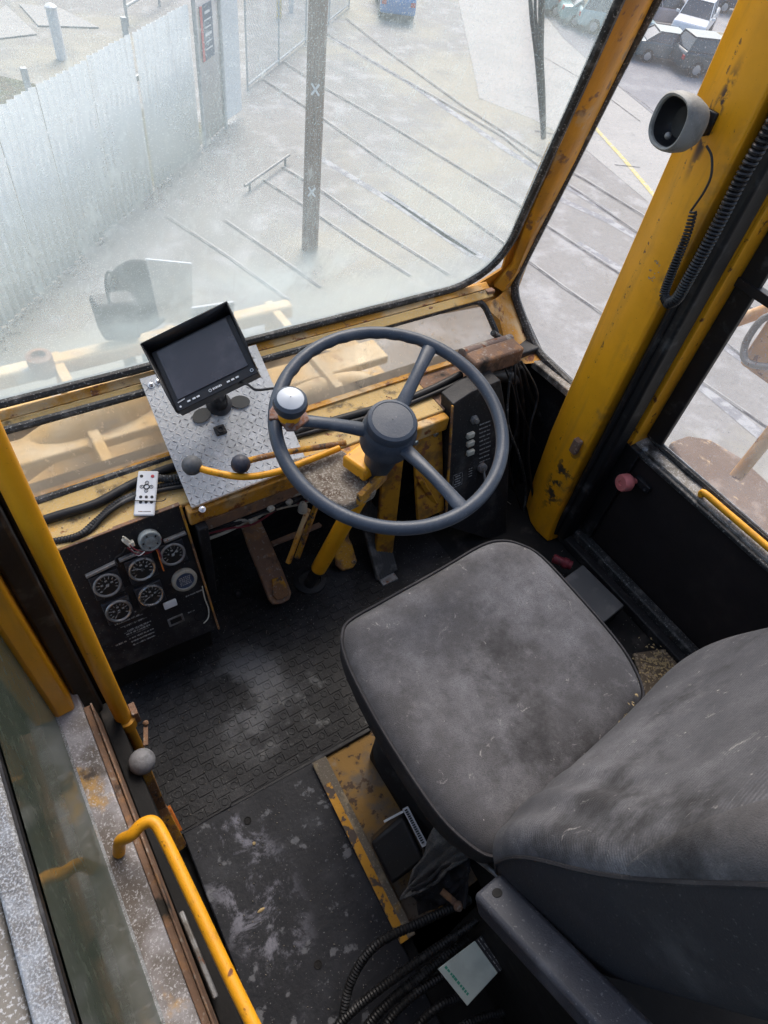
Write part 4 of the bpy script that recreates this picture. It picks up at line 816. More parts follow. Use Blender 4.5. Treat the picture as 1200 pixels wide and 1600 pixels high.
for (u, v) in ((667, 553), (440, 655), (730, 803)):
    q = WP.px(u, v); d = (q - CW).normalized(); s = d.cross(CN)
    i0 = CW + d * .03 - CN * .028; i1 = CW + d * .192
    mb = MB(); N = 10; vs = []
    for k in range(N + 1):
        t = k / N; c = i0.lerp(i1, t) + CN * (.006 * math.sin(t * math.pi)); w2 = .0155 - .004 * math.sin(t * math.pi * .9); h2 = .010 - .003 * t
        for j in range(10): a = 2 * math.pi * j / 10; vs.append(c + s * w2 * math.copysign(abs(math.cos(a)) ** .8, math.cos(a)) + CN * h2 * math.sin(a))
    mb.add(vs, [(k * 10 + j, k * 10 + (j + 1) % 10, (k + 1) * 10 + (j + 1) % 10, (k + 1) * 10 + j) for k in range(N) for j in range(10)], True); mb.build('spoke', M['wheel'], sw)
mb = MB(); mb.lathe(CW, CN, [(.03, -.075), (.048, -.06), (.05, -.02), (.046, -.012), (.044, -.008)], 40); mb.build('hub', M['wheel'], sw)
mb = MB(); mb.lathe(CW, CN, [(.044, -.012), (.0455, .004), (.043, .010), (.037, .0125), (.036, .0115), (.001, .0125)], 48); mb.build('hub_cap', M['wheel'], sw)
kc = WP.px(452, 628, .05); kb = WP.px(452, 650, .012)
mb = MB(); mb.lathe(kb, CN, [(.019, 0), (.019, .02), (.016, .026)], 24); kn_ = mb.build('spinner_base', M['yellow'], sw)
mb = MB(); mb.lathe(kb, CN, [(.016, .022), (.025, .026), (.0285, .036), (.027, .046), (.021, .05)], 32); mb.build('spinner_knob', M['wheel'], sw)
mb = MB(); mb.lathe(kb, CN, [(.0225, .0485), (.0215, .0505), (.012, .0535), (.001, .0545)], 28); mb.build('spinner_cap', M['silver'], sw)
q = [WP.px(u, v, .013) for u, v in ((421, 640), (428, 630), (445, 645), (478, 642), (484, 655), (462, 672), (448, 672), (436, 655), (420, 655))]
mb = MB(); mb.prism(q, CN * -.006); mb.lathe(WP.px(453, 664, .013), CN, [(.008, 0), (.008, .005), (.001, .006)], 6); mb.build('spinner_clamp', mat('pink_rust_clamp', (.22, .15, .13), .8, layers=[dict(s=60, lo=.45, hi=.6, c=RUST)], bump=(160, .5)), sw, bev=.002)

# ------------------------------------------------------------------ checker plate, monitor
tl_, bl_, br_ = P(218, 592, y=1.118), P(300, 795, y=.848), P(455, 735, y=.848)
CP = Plane(bl_, br_ - bl_, tl_ - bl_)
cpt = thing('checker_plate', bl_, 'sloping bare aluminium checker plate bolted between shelf and windscreen', 'mounting plate')
W_ = .262; L_ = (tl_ - bl_).dot(CP.u); sk = (tl_ - bl_).dot(CP.r)
poly = [CP.at(0, 0), CP.at(W_, 0), CP.at(W_ + sk, L_), CP.at(sk, L_)]
mb = MB(); mb.prism(poly, CP.n * -.003); mb.build('plate_sheet', M['alu'], cpt)
mb = MB(); mb.prism([CP.at(0, 0), CP.at(W_, 0), CP.at(W_, -.004, -.03), CP.at(0, -.004, -.03)], CP.u * .003); mb.build('folded_edge', M['yellow_worn'], cpt)
mb = MB(); st = .0125; random.seed(2)
for j in range(int(L_ / st)):
    for i in range(int(W_ / st)):
        a = .006 + i * st + sk * (j * st / L_); b = .007 + j * st; t = math.radians(45 if (i + j) % 2 else -45) + random.uniform(-.1, .1)
        c = CP.at(a, b); d = CP.r * math.cos(t) + CP.u * math.sin(t); s = CP.n.cross(d); l, w2 = .0062, .0017
        mb.add([c + d * l, c + s * w2, c - d * l, c - s * w2, c + CP.n * .0012 + d * l * .4, c + CP.n * .0012 - d * l * .4], [(0, 1, 4), (1, 2, 5, 4), (2, 3, 5), (3, 0, 4, 5)])
mb.build('tread_pattern', M['alu_mark'], cpt, fix=False)
for u, v in ((236, 602), (247, 597), (316, 796)):
    mb = MB(); c = CP.px(u, v, 0); mb.lathe(c, CP.n, [(.007, 0), (.007, .002), (.0045, .002), (.0045, .005), (.001, .006)], 12); mb.build('plate_bolt', M['chrome'], cpt)
c = CP.px(344, 673, 0); sk_ = thing('power_socket', c, 'small square black socket on the checker plate below the monitor', 'socket')
mb = MB(); mb.box(c + CP.n * .003, (.024, .022, .006), CP.r, CP.u); mb.build('socket_body', M['black'], sk_, bev=.003)
mb = MB(); mb.torus(c + CP.n * .007, CP.n, .006, .0015, 20, 6); mb.build('socket_ring', M['black'], sk_)
# monitor
mo = thing('monitor', CP.px(335, 640), 'black reversing camera monitor with sun hood on a swivel foot', 'monitor')
c0_, cA = P(277, 644, t=1.235), P(403, 582, t=1.235)
up_ = P(239, 549, t=1.255) - c0_
MP = Plane(c0_, cA - c0_, up_); MW = (cA - c0_).length; MH = up_.dot(MP.u)
mb = MB(); mb.box(MP.at(MW / 2, MH / 2, -.014), (MW, MH, .026), MP.r, MP.u); mb.build('casing', M['plastic'], mo, bev=.0015)
mb = MB(); mb.box(MP.at(MW / 2, MH * .56, .0005), (MW * .87, MH * .8, .002), MP.r, MP.u); mb.build('screen', M['screen'], mo)
D_h = .026
mb = MB(); hb = [(0, .02), (0, MH), (MW, MH), (MW, .02)]
def hp(a, b, h, k=0): return MP.at(a, b, h)
e_ = .0005
mb.add([MP.at(-e_, .0, -.012), MP.at(-e_, MH + e_, -.012), MP.at(-e_ - .004, MH + .01, D_h), MP.at(-e_ - .002, MH * .25, D_h * .35), MP.at(-e_, .0, .004)], [(0, 1, 2, 3, 4)])
mb.add([MP.at(MW + e_, .01, -.012), MP.at(MW + e_, MH + e_, -.012), MP.at(MW + e_ + .006, MH + .01, D_h), MP.at(MW + e_ + .006, MH * .45, D_h * .95), MP.at(MW + e_, MH * .12, D_h * .5)], [(0, 1, 2, 3, 4)])
mb.add([MP.at(-e_, MH + e_, -.012), MP.at(MW + e_, MH + e_, -.012), MP.at(MW + e_ + .006, MH + .01, D_h), MP.at(-e_ - .004, MH + .01, D_h)], [(0, 1, 2, 3)])
mb.build('sun_hood', M['plastic'], mo, solid=.0025)
mb = MB()
for a in (.17, .235, .285, .66, .715, .77): mb.box(MP.at(MW * a, MH * .07, .0012), (.0062, .0034, .0016), MP.r, MP.u)
mb.build('buttons', M['white'], mo, bev=.0006)
mb = MB(); mb.torus(MP.at(MW * .435, MH * .072, .001), MP.n, .0026, .0006, 16, 5)
for k in range(6): mb.box(MP.at(MW * (.475 + k * .019), MH * .072, .001), (.002, .0042 - (k % 2) * .0012, .0008), MP.r, MP.u)
for k in range(7): mb.box(MP.at(MW * (.055 + k * .013), MH * .12 + k * .0002, .001), (.0013, .002, .0008), MP.r, MP.u)
mb.build('front_print', M['white'], mo)
mb = MB(); mb.torus(MP.at(MW * .95, MH * .07, .001), MP.n, .0028, .0007, 16, 5); mb.build('sensor_ring', M['white'], mo)
mb = MB(); mb.lathe(MP.at(MW * .06, MH * .05, 0), MP.n, [(.002, 0), (.002, .001), (.0001, .0012)], 10); mb.build('indicator', M['white'], mo)
fc = CP.px(342, 632, 0)
mb = MB(); mb.lathe(fc, CP.n, [(.027, .0), (.027, .005), (.018, .008), (.014, .02), (.016, .03), (.012, .04)], 28); mb.tube([fc + CP.n * .03, MP.at(MW * .48, MH * .3, -.03)], .012, 12); mb.build('swivel_foot', M['plastic'], mo)
for u, v, a in ((315, 650, -75), (375, 629, -40), (325, 610, 90)):
    c = CP.px(u, v, .0); d = (c - fc).normalized(); s = CP.n.cross(d); ring = []
    for k in range(24): t = 2 * math.pi * k / 24; ring.append(c + d * .021 * math.cos(t) + s * .0145 * math.sin(t) + CP.n * .0015)
    mb = MB(); mb.prism(ring, CP.n * .003); mb.build('adhesive_pad', M['pad'], mo)
cab_ = smooth([MP.at(MW * .72, .004, -.01), P(385, 600, t=1.24), P(400, 609, t=1.24), P(425, 607, t=1.25), P(440, 606, t=1.28)], 6)
mb = MB(); mb.tube(cab_, .0025, 8); mb.build('power_lead', M['plastic'], mo)

# ------------------------------------------------------------------ instrument panel
ip = thing('instrument_panel', IP.px(220, 1000), 'black left instrument panel with round gauges, a missing gauge hole and a bare rusty edge', 'instrument panel')
tlp, trp, brp, blp = [IP.px(u, v) for u, v in ((93, 861), (281, 790), (341, 981), (172, 1052))]
mb = MB(); back = V((0, .1, 0)); mb.prism([tlp, trp, brp, blp], -IP.n * .0); mb = MB()
q = [tlp, trp, brp, blp]; low = [V((p.x, p.y, .0)) for p in (brp, blp)]
mb.prism(q, V((0, .14, -.06))); mb.build('panel_box', M['black'], ip)
mb = MB(); mb.span((blp.x - .005, blp.y + .03, .006), (brp.x - .01, blp.y + .16, blp.z)); mb.build('panel_base', M['dark'], ip)
mb = MB(); mb.bar(trp, brp, .004, .012, up=IP.n); mb.build('bare_edge', M['rust_yellow'], ip)
mb = MB(); mb.bar(tlp + V((0, .004, .001)), trp + V((0, .004, .001)), .008, .003); mb.build('top_edge', M['rust'], ip)
def gauge(u, v, r, kind, ang, sq=True, par=None):
    o = IP.px(u, v)
    mb = MB()
    if sq: mb.box(o + IP.n * .004, (r * 2.28, r * 2.28, .008), IP.r, IP.u); 
    else: mb.lathe(o, IP.n, [(r * 1.25, 0), (r * 1.3, .006), (r * 1.2, .011), (r * .95, .012), (r * .92, .008)], 32)
    body = mb.build('gauge', M['gaugeblock'] if sq else M['beige'], ip, bev=.0015 if sq else 0)
    mb = MB(); mb.torus(o + IP.n * .0095, IP.n, r, .0028 if sq else .0016, 36, 8); mb.build('bezel', M['chrome'] if kind != 'dark' else M['steel'], body)
    mb = MB(); mb.lathe(o + IP.n * .0085, IP.n, [(r, 0), (.0001, .0004)], 30); mb.build('dial_face', M['blueface'] if kind == 'hour' else M['dial'], body)
    mb = MB()
    if kind == 'hour':
        for k in range(5):
            x = -.55
            while x < .5:
                w2 = random.uniform(.08, .22); mb.box(o + IP.n * .0095 + IP.r * r * (x + w2 / 2) * 1.0 + IP.u * r * (.42 - k * .21), (r * w2, r * .11, .0005), IP.r, IP.u); x += w2 + .06
    else:
        for k in range(11):
            a = math.radians(-30 + k * 24); d = IP.r * math.cos(a) + IP.u * math.sin(a); L = .2 if k % 2 else .28
            mb.box(o + IP.n * .0095 + d * r * .72, (r * L, r * .06, .0005), d, IP.n.cross(d))
        for k in range(3): a = math.radians(20 + 70 * k); d = IP.r * math.cos(a) + IP.u * math.sin(a); mb.box(o + IP.n * .0095 + d * r * .42, (r * .2, r * .16, .0005), IP.r, IP.u)
    mb.build('dial_marks', M['mark'], body)
    if kind != 'hour':
        a = math.radians(ang); d = IP.r * math.cos(a) + IP.u * math.sin(a); mb = MB(); mb.bar(o + IP.n * .0105 - d * r * .2, o + IP.n * .0105 + d * r * .75, r * .07, .0006, up=IP.n); mb.lathe(o + IP.n * .010, IP.n, [(r * .13, 0), (r * .12, .002), (.0001, .0022)], 12); mb.build('needle', M['mark'], body)
random.seed(21)
gauge(166, 911, .0245, 'dark', 215); gauge(220, 886, .0245, 'c', 150); gauge(184, 951, .0235, 'c', 230); gauge(234, 927, .0235, 'c', 200); gauge(268, 863, .0235, 'dark', 40); gauge(287, 904, .021, 'hour', 0, sq=False)
mb = MB(); o = IP.px(232, 841); mb.lathe(o, IP.n, [(.0215, 0), (.0225, .012), (.021, .016), (.018, .0165), (.0175, .014), (.011, .014), (.0105, .017), (.0001, .0172)], 36); t_ = mb.build('pressure_sender', M['greyface'], ip)
mb = MB()
for k in range(5): a = .6 + k * 1.25; mb.lathe(o + (IP.r * math.cos(a) + IP.u * math.sin(a)) * .0145 + IP.n * .014, IP.n, [(.0016, 0), (.0016, .003), (.0001, .003)], 8)
mb.build('sender_screws', M['black'], t_)
mb = MB()
for a, b in (((134, 901), (182, 878)), ((186, 876), (232, 856)), ((256, 846), (290, 832))): 
    mb = MB(); mb.bar(IP.px(*a, .006), IP.px(*b, .006), .006, .01, up=IP.n); mb.build('gauge_strip', M['steel'], ip, bev=.001)
mb = MB(); mb.box(IP.px(266, 944, .003), (.028, .017, .006), IP.r, IP.u); mb.build('rocker_switch', M['white'], ip, bev=.002)
mb = MB(); mb.box(IP.px(275, 969, .002), (.034, .02, .004), IP.r, IP.u); s_ = mb.build('slot_frame', M['steel'], ip, bev=.001)
mb = MB(); mb.box(IP.px(275, 969, .0045), (.024, .011, .002), IP.r, IP.u); mb.build('slot', M['dark'], s_)
mb = MB(); o = IP.px(313, 962, .0006); mb.lathe(o, IP.n, [(.0135, 0), (.012, .0002), (.011, -.004), (.0001, -.004)], 24); mb.build('missing_gauge_hole', M['dark'], ip)
mb = MB(); mb.tube(smooth([IP.px(u, v, .003) for u, v in ((316, 916), (320, 935), (326, 952), (325, 966), (318, 974))], 5), .0014, 6); mb.build('bare_wire', M['offwhite'], ip)
mb = MB()
for (u, v, w_, n_) in ((196, 962, .05, 1), (212, 972, .045, 1), (216, 984, .048, 2), (224, 995, .048, 2), (200, 968, .052, 1), (218, 978, .05, 2), (222, 990, .05, 2), (226, 1000, .045, 1), (303, 927, .034, 1), (300, 955, .014, 1), (190, 1005, .02, 1)):
    o = IP.px(u, v, .0006); x = -w_ / 2
    while x < w_ / 2: w2 = random.uniform(.0015, .005); mb.box(o + IP.r * x, (w2, random.uniform(.002, .004), .0005), IP.r, IP.u); x += w2 + .0011
for (u, v) in ((206, 970), (214, 985), (224, 998)):
    for s in (-1, 1): mb.box(IP.px(u, v, .0006) + IP.u * s * .0052, (.05, .0007, .0005), IP.r, IP.u)
mb.build('panel_legends', M['mark'], ip)
mb = MB(); o = IP.px(198, 846, .006); mb.box(o, (.01, .018, .01), IP.r + IP.u * .5, IP.u); mb.box(o + IP.r * .006 - IP.u * .008, (.012, .01, .012), IP.r, IP.u + IP.r * .4); mb.tube([o, o + IP.u * .016 - IP.r * .004 + IP.n * .004], .002, 6); mb.build('white_connector', M['offwhite'], ip, bev=.002)
for k, (c_, pts) in enumerate([('darkred', ((203, 852), (215, 860), (235, 862), (250, 850), (252, 842))), ('darkred', ((200, 856), (214, 866), (232, 864), (246, 858), (252, 872))), ('rubber', ((196, 856), (190, 866), (180, 872), (183, 885))), ('orange', ((240, 850), (246, 862), (250, 875), (256, 892))), ('white', ((205, 858), (216, 868), (226, 862)))]):
    mb = MB(); mb.tube(smooth([IP.px(u, v, .012 + .004 * math.sin(i * 2 + k)) for i, (u, v) in enumerate(pts)], 5), .0013, 6); mb.build('panel_wire', M[c_], ip)
# small box under the shelf right of the panel
mb = MB(); mb.span((brp.x + .012, .83, .14), (brp.x + .035, .9, .40)); tag(mb.build('relay_box', M['black'], bev=.004), 'narrow black relay box standing right of the instrument panel edge', 'box')

# ------------------------------------------------------------------ shelf items
SH = Plane((0, .9, ZS), (1, 0, 0), (0, 1, 0))
rc = thing('remote_control', SH.px(222, 770), 'slim white remote control with round buttons, leaning on the shelf hoses', 'remote control')
q = [P(202, 735, z=.475), P(237, 736, z=.475), P(241, 805, z=.452), P(208, 805, z=.452)]
RP = Plane(q[3], q[2] - q[3], q[0] - q[3]); RW = (q[2] - q[3]).length; RH = (q[0] - q[3]).dot(RP.u)
mb = MB(); mb.box(RP.at(RW / 2, RH / 2, -.003), (RW, RH, .006), RP.r, RP.u); mb.build('remote_body', M['white'], rc, bev=.003, seg=3)
def btn(a, b, r, m_, rim=None):
    mb = MB(); o = RP.at(RW * a, RH * b, 0); mb.lathe(o, RP.n, [(r, 0), (r * .95, .001), (.0001, .0013)], 16); x_ = mb.build('button', m_, rc); return o
for a, b, r, c_ in ((.2, .87, .0034, 'plastic'), (.74, .87, .0036, 'red'), (.27, .4, .0032, 'plastic'), (.54, .4, .0032, 'plastic'), (.81, .4, .0032, 'plastic'), (.29, .285, .0032, 'plastic'), (.55, .285, .0032, 'plastic'), (.81, .285, .0032, 'plastic')): btn(a, b, r, M[c_])
mb = MB(); c = RP.at(RW * .5, RH * .63, .0006)
mb.torus(c, RP.n, .0052, .0012, 24, 6)
for k in range(4): a = k * math.pi / 2; d = RP.r * math.cos(a) + RP.u * math.sin(a); mb.torus(c + d * .0092, RP.n, .0034, .0006, 16, 5); mb.lathe(c + d * .0092, RP.n, [(.0013, 0), (.0013, .0008), (.0001, .0008)], 3)
mb.build('key_cross', M['plastic'], rc)
mb = MB(); mb.box(RP.at(RW * .52, RH * .08, .0002), (RW * .6, .0016, .0005), RP.r, RP.u); mb.build('faint_print', M['steel'], rc)
mb = MB(); mb.tube(smooth([RP.at(-.002, RH * .31, .002), RP.at(RW * .5, RH * .3, .0028), RP.at(RW * 1.02, RH * .3, .002), RP.at(RW * 1.35, RH * .31, .001), RP.at(RW * 1.5, RH * .36, .001)], 5), .0011, 6); mb.build('retaining_cord', M['plastic'], rc)
def shelf_hose(pts, r, label, m_=None, rib=False, name='cable_hose', grp=None): return hose([P(u, v, z=z) for u, v, z in pts], r, label, grp, rib, m_, name)
shelf_hose([(40, 822, .452), (90, 806, .455), (150, 787, .456), (200, 760, .456), (250, 737, .456), (300, 722, .456), (380, 700, .456), (470, 672, .456), (640, 622, .456), (720, 585, .456)], .0095, 'thick black hose lying along the foot of the lower pane')
shelf_hose([(60, 850, .446), (120, 838, .45), (150, 815, .452), (185, 785, .452), (235, 765, .452), (290, 752, .452)], .0075, 'frayed black cable sleeve bending across the shelf below the thick hose', M['rubber'], True)
shelf_hose([(110, 845, .447), (140, 830, .449), (170, 800, .458), (215, 775, .457), (300, 757, .455)], .005, 'thin black cable beside the frayed sleeve on the shelf')
shelf_hose([(230, 745, .462), (262, 748, .462), (290, 744, .46)], .0085, 'short grey banded sleeve behind the remote control', M['gasket'], True)
shelf_hose([(430, 690, .45), (500, 672, .452), (600, 645, .452), (690, 610, .452), (730, 590, .452)], .006, 'thin black cable running along the shelf behind the steering wheel')

# right hand yellow housing and switch panel
M['yelgrime'] = mat('grimy_yellow', (.42, .2, .015), .55, layers=[dict(s=12, lo=.45, hi=.6, c=(.16, .08, .02)), dict(s=40, lo=.55, hi=.62, c=RUST), dict(s=9, lo=.58, hi=.7, c=GRIME, off=5)], bump=(120, .3))
rh = thing('heater_housing', (.8, .83, .15), 'grimy yellow sheet housing with an open recess beneath the shelf, right of the column', 'housing')
x0, x1 = .795, .883; mb = MB(); mb.prism([V((x0, .862, .40)), V((x1, .862, .40)), V((x1, .775, .165)), V((x0, .775, .165))], (0, .012, .002)); mb.build('face_sheet', M['yelgrime'], rh, bev=.003)
mb = MB(); mb.bar(V((.745, .87, .40)), V((.72, .80, .02)), .05, .02); mb.build('side_rail', M['yelgrime'], rh, bev=.003)
mb = MB(); mb.bar(P(655, 745, y=.82), P(690, 800, y=.79), .03, .012); mb.build('brace', M['yelgrime'], rh, bev=.002)
mb = MB(); mb.span((.73, .88, .15), (.88, .90, .40)); mb.build('recess_back', M['dark'], rh)
mb = MB(); mb.lathe(V((.80, .858, .385)), (0, -1, .3), [(.008, 0), (.008, .004), (.003, .006), (.0001, .006)], 10); mb.lathe(V((.86, .858, .39)), (0, -1, .3), [(.008, 0), (.008, .004), (.003, .006), (.0001, .006)], 10); mb.build('housing_bolts', M['chrome'], rh)
SP = Plane((.888, .855, .475), (1, 0, 0), (0, .085, .30))
swp = thing('switch_panel', (1.0, .80, .1), 'black right hand switch panel with three pale rockers and white legends', 'switch panel')
q = [SP.px(u, v) for u, v in ((708, 632), (738, 612), (782, 594), (790, 640), (795, 740), (790, 850), (696, 822))]
mb = MB(); mb.prism(q, V((0, .05, 0))); mb.build('panel_plate', M['black'], swp, bev=.002)
mb = MB(); mb.bar(SP.px(707, 634, .002), SP.px(697, 800, .002), .004, .006, up=SP.n); mb.build('bare_edge', M['rust_yellow'], swp)
for v in (680, 693, 707): mb = MB(); mb.box(SP.px(735, v, .005), (.022, .015, .01), SP.r, SP.u + SP.n * .2); mb.build('rocker_switch', M['offwhite'], swp, bev=.002)
mb = MB(); o = SP.px(740, 655, 0); mb.lathe(o, SP.n, [(.012, 0), (.012, .006), (.007, .007), (.007, .016), (.0001, .017)], 6); mb.build('hex_switch', M['steel'], swp)
mb = MB(); o = SP.px(752, 730, 0); mb.lathe(o, SP.n, [(.014, 0), (.013, .01), (.006, .012), (.0001, .012)], 20); mb.tube([o + SP.n * .01, SP.px(758, 752, .02)], .003, 6); mb.build('key_switch', M['steel'], swp)
mb = MB(); c = SP.px(715, 750, .0006); 
for s in (-1, 1): mb.box(c + SP.u * s * .019, (.03, .0012, .0006), SP.r, SP.u); mb.box(c + SP.r * s * .015, (.0012, .038, .0006), SP.r, SP.u)
for k in range(4): mb.box(c + SP.u * (.012 - k * .008), (.022 if k % 2 else .016, .003, .0006), SP.r, SP.u)
mb.build('rating_label', M['mark'], swp); mb = MB()
c = SP.px(735, 738, .0006)
for k in range(4): mb.box(c + SP.u * (.012 - k * .008), (.012, .0018, .0006), SP.r, SP.u)
mb.build('key_legend', M['mark'], swp); mb = MB()
for k in range(10):
    o = SP.px(750, 664 + k * 6.5, .0006); x = 0
    while x < .034: w2 = random.uniform(.002, .005); mb.box(o + SP.r * x, (w2, .0032, .0006), SP.r, SP.u); x += w2 + .0012
mb.build('panel_legends', M['mark'], swp)
mb = MB(); mb.span((.89, .98, .0), (1.3, 1.0, .42)); mb.build('right_fire_wall', M['black'], cab)
mb = MB(); mb.prism([(.886, .875, .432), (1.08, .895, .432), (1.121, 1.03, .432), (.886, 1.02, .432)], (0, 0, .012)); mb.build('grimy_shelf_end', M['rust'], cab, bev=.003)
mb = MB(); mb.span((1.121, .975, .40), (1.3, 1.03, .436)); mb.build('right_shelf_end', M['black'], cab, bev=.004)
mb = MB(); mb.box(P(770, 560, y=.93), (.16, .05, .05)); mb.build('grimy_corner_block', M['rust'], cab, bev=.006)
# wiper motor on rusty bracket
wm = thing('wiper_motor', P(755, 560, y=.97), 'dirty wiper motor with hex nut on a rusty tube bracket in the front right corner', 'wiper motor')
mb = MB(); mb.tube([P(722, 553, y=.96), P(797, 530, y=.985)], .014, 14); mb.build('bracket_tube', mat('brown_grime_tube', (.16, .11, .09), .7, layers=[dict(s=30, lo=.5, hi=.62, c=(.3, .27, .22)), dict(s=40, lo=.58, hi=.66, c=RUST, off=4)], bump=(120, .4)), wm)
mb = MB(); mb.box(P(752, 562, y=.955), (.12, .03, .05), V((1, .2, .1)), V((0, 0, 1))); mb.build('bracket_plate', M['rust'], wm, bev=.004)
mb = MB(); o = P(752, 574, y=.93); ax_ = V((.35, -.9, .3)); mb.lathe(o, ax_, [(.017, 0), (.017, .012), (.009, .014), (.009, .024), (.0001, .025)], 6); mb.build('hex_nut', M['steel'], wm, bev=.001)
mb = MB(); mb.tube([P(765, 590, y=.93), P(795, 588, y=.94), P(808, 596, y=.94)], [.014, .018, .014], 16); mb.build('motor_can', M['black'], wm)
mb = MB(); mb.box(P(786, 562, y=.95), (.03, .01, .03)); mb.build('rust_patch', M['rust_yellow'], wm, bev=.003)
# cable bundle down the right corner
G_ = 'cables hanging in the front right corner'
for pts, r, lab, m_ in [
    ([(782, 540, .96), (800, 560, .95), (812, 600, .93), (818, 660, .9), (815, 740, .86), (812, 850, .8)], .007, 'black cable hanging nearest the switch panel edge', 'rubber'),
    ([(797, 545, .97), (815, 575, .95), (828, 615, .92), (845, 655, .88), (852, 690, .85), (850, 740, .8), (838, 790, .76), (826, 850, .72)], .0055, 'black cable curving over the foot of the yellow pillar', 'rubber'),
    ([(812, 560, 1.0), (828, 590, .98), (842, 610, .96), (845, 650, .92), (846, 665, .9)], .010, 'short thick grey black hose by the quarter window sill', 'gasket'),
    ([(800, 600, .93), (806, 640, .91), (806, 720, .87), (800, 800, .82), (806, 860, .78)], .009, 'thick straight black cable in the corner', 'rubber'),
    ([(822, 600, .94), (829, 680, .9), (826, 760, .85), (822, 850, .8)], .0075, 'straight black cable between the corner cables and the pillar', 'black'),
    ([(770, 520, 1.0), (790, 535, .99), (806, 552, .97), (812, 575, .95)], .008, 'pale dusty cable stub at the top of the corner', 'gasket')]:
    tag((lambda mb: (mb.tube(smooth([P(u, v, y=y) for u, v, y in pts], 8), r, 10), mb.build('corner_cable', M[m_]))[1])(MB()), lab, 'cable', G_)
random.seed(44)
for i, lab in enumerate(['crooked thin black cable crossing the corner bundle left of its middle', 'thin greasy cable crossing high behind the corner bundle', 'slack black cable bulging towards the yellow pillar', 'short bowed cable low at the foot of the corner bundle']):
    u0 = 786 + i * 12; a_ = .95 - i * .01
    pts = [(u0 + random.uniform(-6, 6) + k * (3 if i % 2 else 7) + 10 * math.sin(k * 1.4 + i * 2), 565 + k * 50, a_ - k * .035 - .02) for k in range(6)]
    mb = MB(); mb.tube(smooth([P(u, v, y=y) for u, v, y in pts], 8), random.uniform(.0025, .005), 8); tag(mb.build('corner_cable', M['gasket' if i == 1 else 'rubber']), lab, 'cable', G_)
mb = MB()
for (u, v) in ((818, 640), (829, 690), (812, 760)): pass
mb = MB(); mb.tube(smooth([P(782, 777, y=.82), P(797, 787, y=.8), (P(806, 800, y=.78)), P(814, 850, y=.74)], 6), .0014, 6); tag(mb.build('loose_wire', M['beige']), 'thin pale loose wire low in the front right corner', 'wire')
mb = MB(); mb.tube(smooth([P(738, 790, y=.82), P(745, 820, y=.8), (P(760, 842, y=.76)), P(775, 860, y=.72)], 6), .004, 8); tag(mb.build('floor_cable', M['black']), 'grey black cable curving to the floor below the wheel rim', 'cable')

# ------------------------------------------------------------------ pillar fittings: hooded grey unit and coiled cord
A_ = P(1100, 200, x=1.195); F_ = P(1046, 188, x=1.095); axn = (F_ - A_).normalized(); ax2 = V((-1, .2, .08)).normalized(); F_ = P(1044, 190, x=1.105)
hl = thing('hooded_speaker', A_, 'grey hooded speaker unit with a dark open mouth on the right yellow pillar', 'speaker')
upv = V((.1, 0, 1))
o = F_ - ax2 * .052
mb = MB(); mb.lathe(o, ax2, [(.0001, -.016), (.022, -.014), (.035, -.002), (.0425, .016), (.0445, .036), (.043, .05), (.040, .0535), (.0365, .051), (.036, .046)], 40, sq=.8, x=upv); mb.build('housing', M['lampgrey'], hl)
mb = MB(); mb.lathe(o, ax2, [(.0365, .047), (.033, .03), (.024, .018), (.0001, .014)], 32, sq=.8, x=upv); mb.build('dark_mouth', M['plastic'], hl)
mb = MB(); mb.ball(o + ax2 * .03 + V((-.012, .0, -.02)), .006, 12); mb.build('inner_stud', M['steel'], hl)
mb = MB(); mb.tube([o, V((1.2, A_.y, A_.z))], .014, 14); mb.box(A_ + V((.002, 0, .01)), (.01, .028, .036)); mb.build('mount', M['plastic'], hl, bev=.002)
cc = thing('coiled_cord', P(1112, 235, x=1.175), 'black coiled cord hanging in a loop down the right yellow pillar', 'cord')
Xc = 1.172
mb = MB(); mb.tube(smooth([P(u, v, x=Xc) for u, v in ((1104, 228), (1112, 245), (1111, 275), (1100, 300), (1085, 322), (1078, 332))], 6), .0022, 8); mb.build('straight_lead', M['plastic'], cc)
def coil(pts, r0, r1, p0, p1, wire, name, m_='plastic'):
    path = smooth([P(u, v, x=x) for u, v, x in pts], 12); L = [0]
    for i in range(1, len(path)): L.append(L[-1] + (path[i] - path[i - 1]).length)
    tot = L[-1]; out = []; s = 0; ph = 0; k = 0; ns = 12; x_ = None
    while s < tot:
        while k < len(L) - 2 and L[k + 1] < s: k += 1
        t = (s - L[k]) / max(1e-9, L[k + 1] - L[k]); c = path[k].lerp(path[k + 1], t); d = (path[k + 1] - path[k]).normalized()
        if x_ is None: x_, y_ = frame_of(d)
        x_ = (x_ - d * x_.dot(d)).normalized(); y_ = d.cross(x_); f = s / tot; r = r0 + (r1 - r0) * f
        out.append(c + (x_ * math.cos(ph) + y_ * math.sin(ph)) * r); ph += 2 * math.pi / ns; s += (p0 + (p1 - p0) * f) / ns
    mb = MB(); mb.tube(out, wire, 6); mb.build(name, M[m_], cc)
coil([(1084, 330, 1.165), (1074, 365, 1.165), (1058, 405, 1.165), (1046, 435, 1.165), (1038, 460, 1.165), (1043, 472, 1.16)], .0058, .0082, .0064, .0048, .0021, 'narrow_coil')
coil([(1043, 474, 1.16), (1058, 466, 1.155), (1075, 437, 1.15), (1100, 392, 1.15), (1130, 335, 1.15), (1163, 270, 1.15), (1215, 180, 1.15), (1260, 80, 1.15)], .0085, .0105, .0052, .0105, .0031, 'wide_coil')

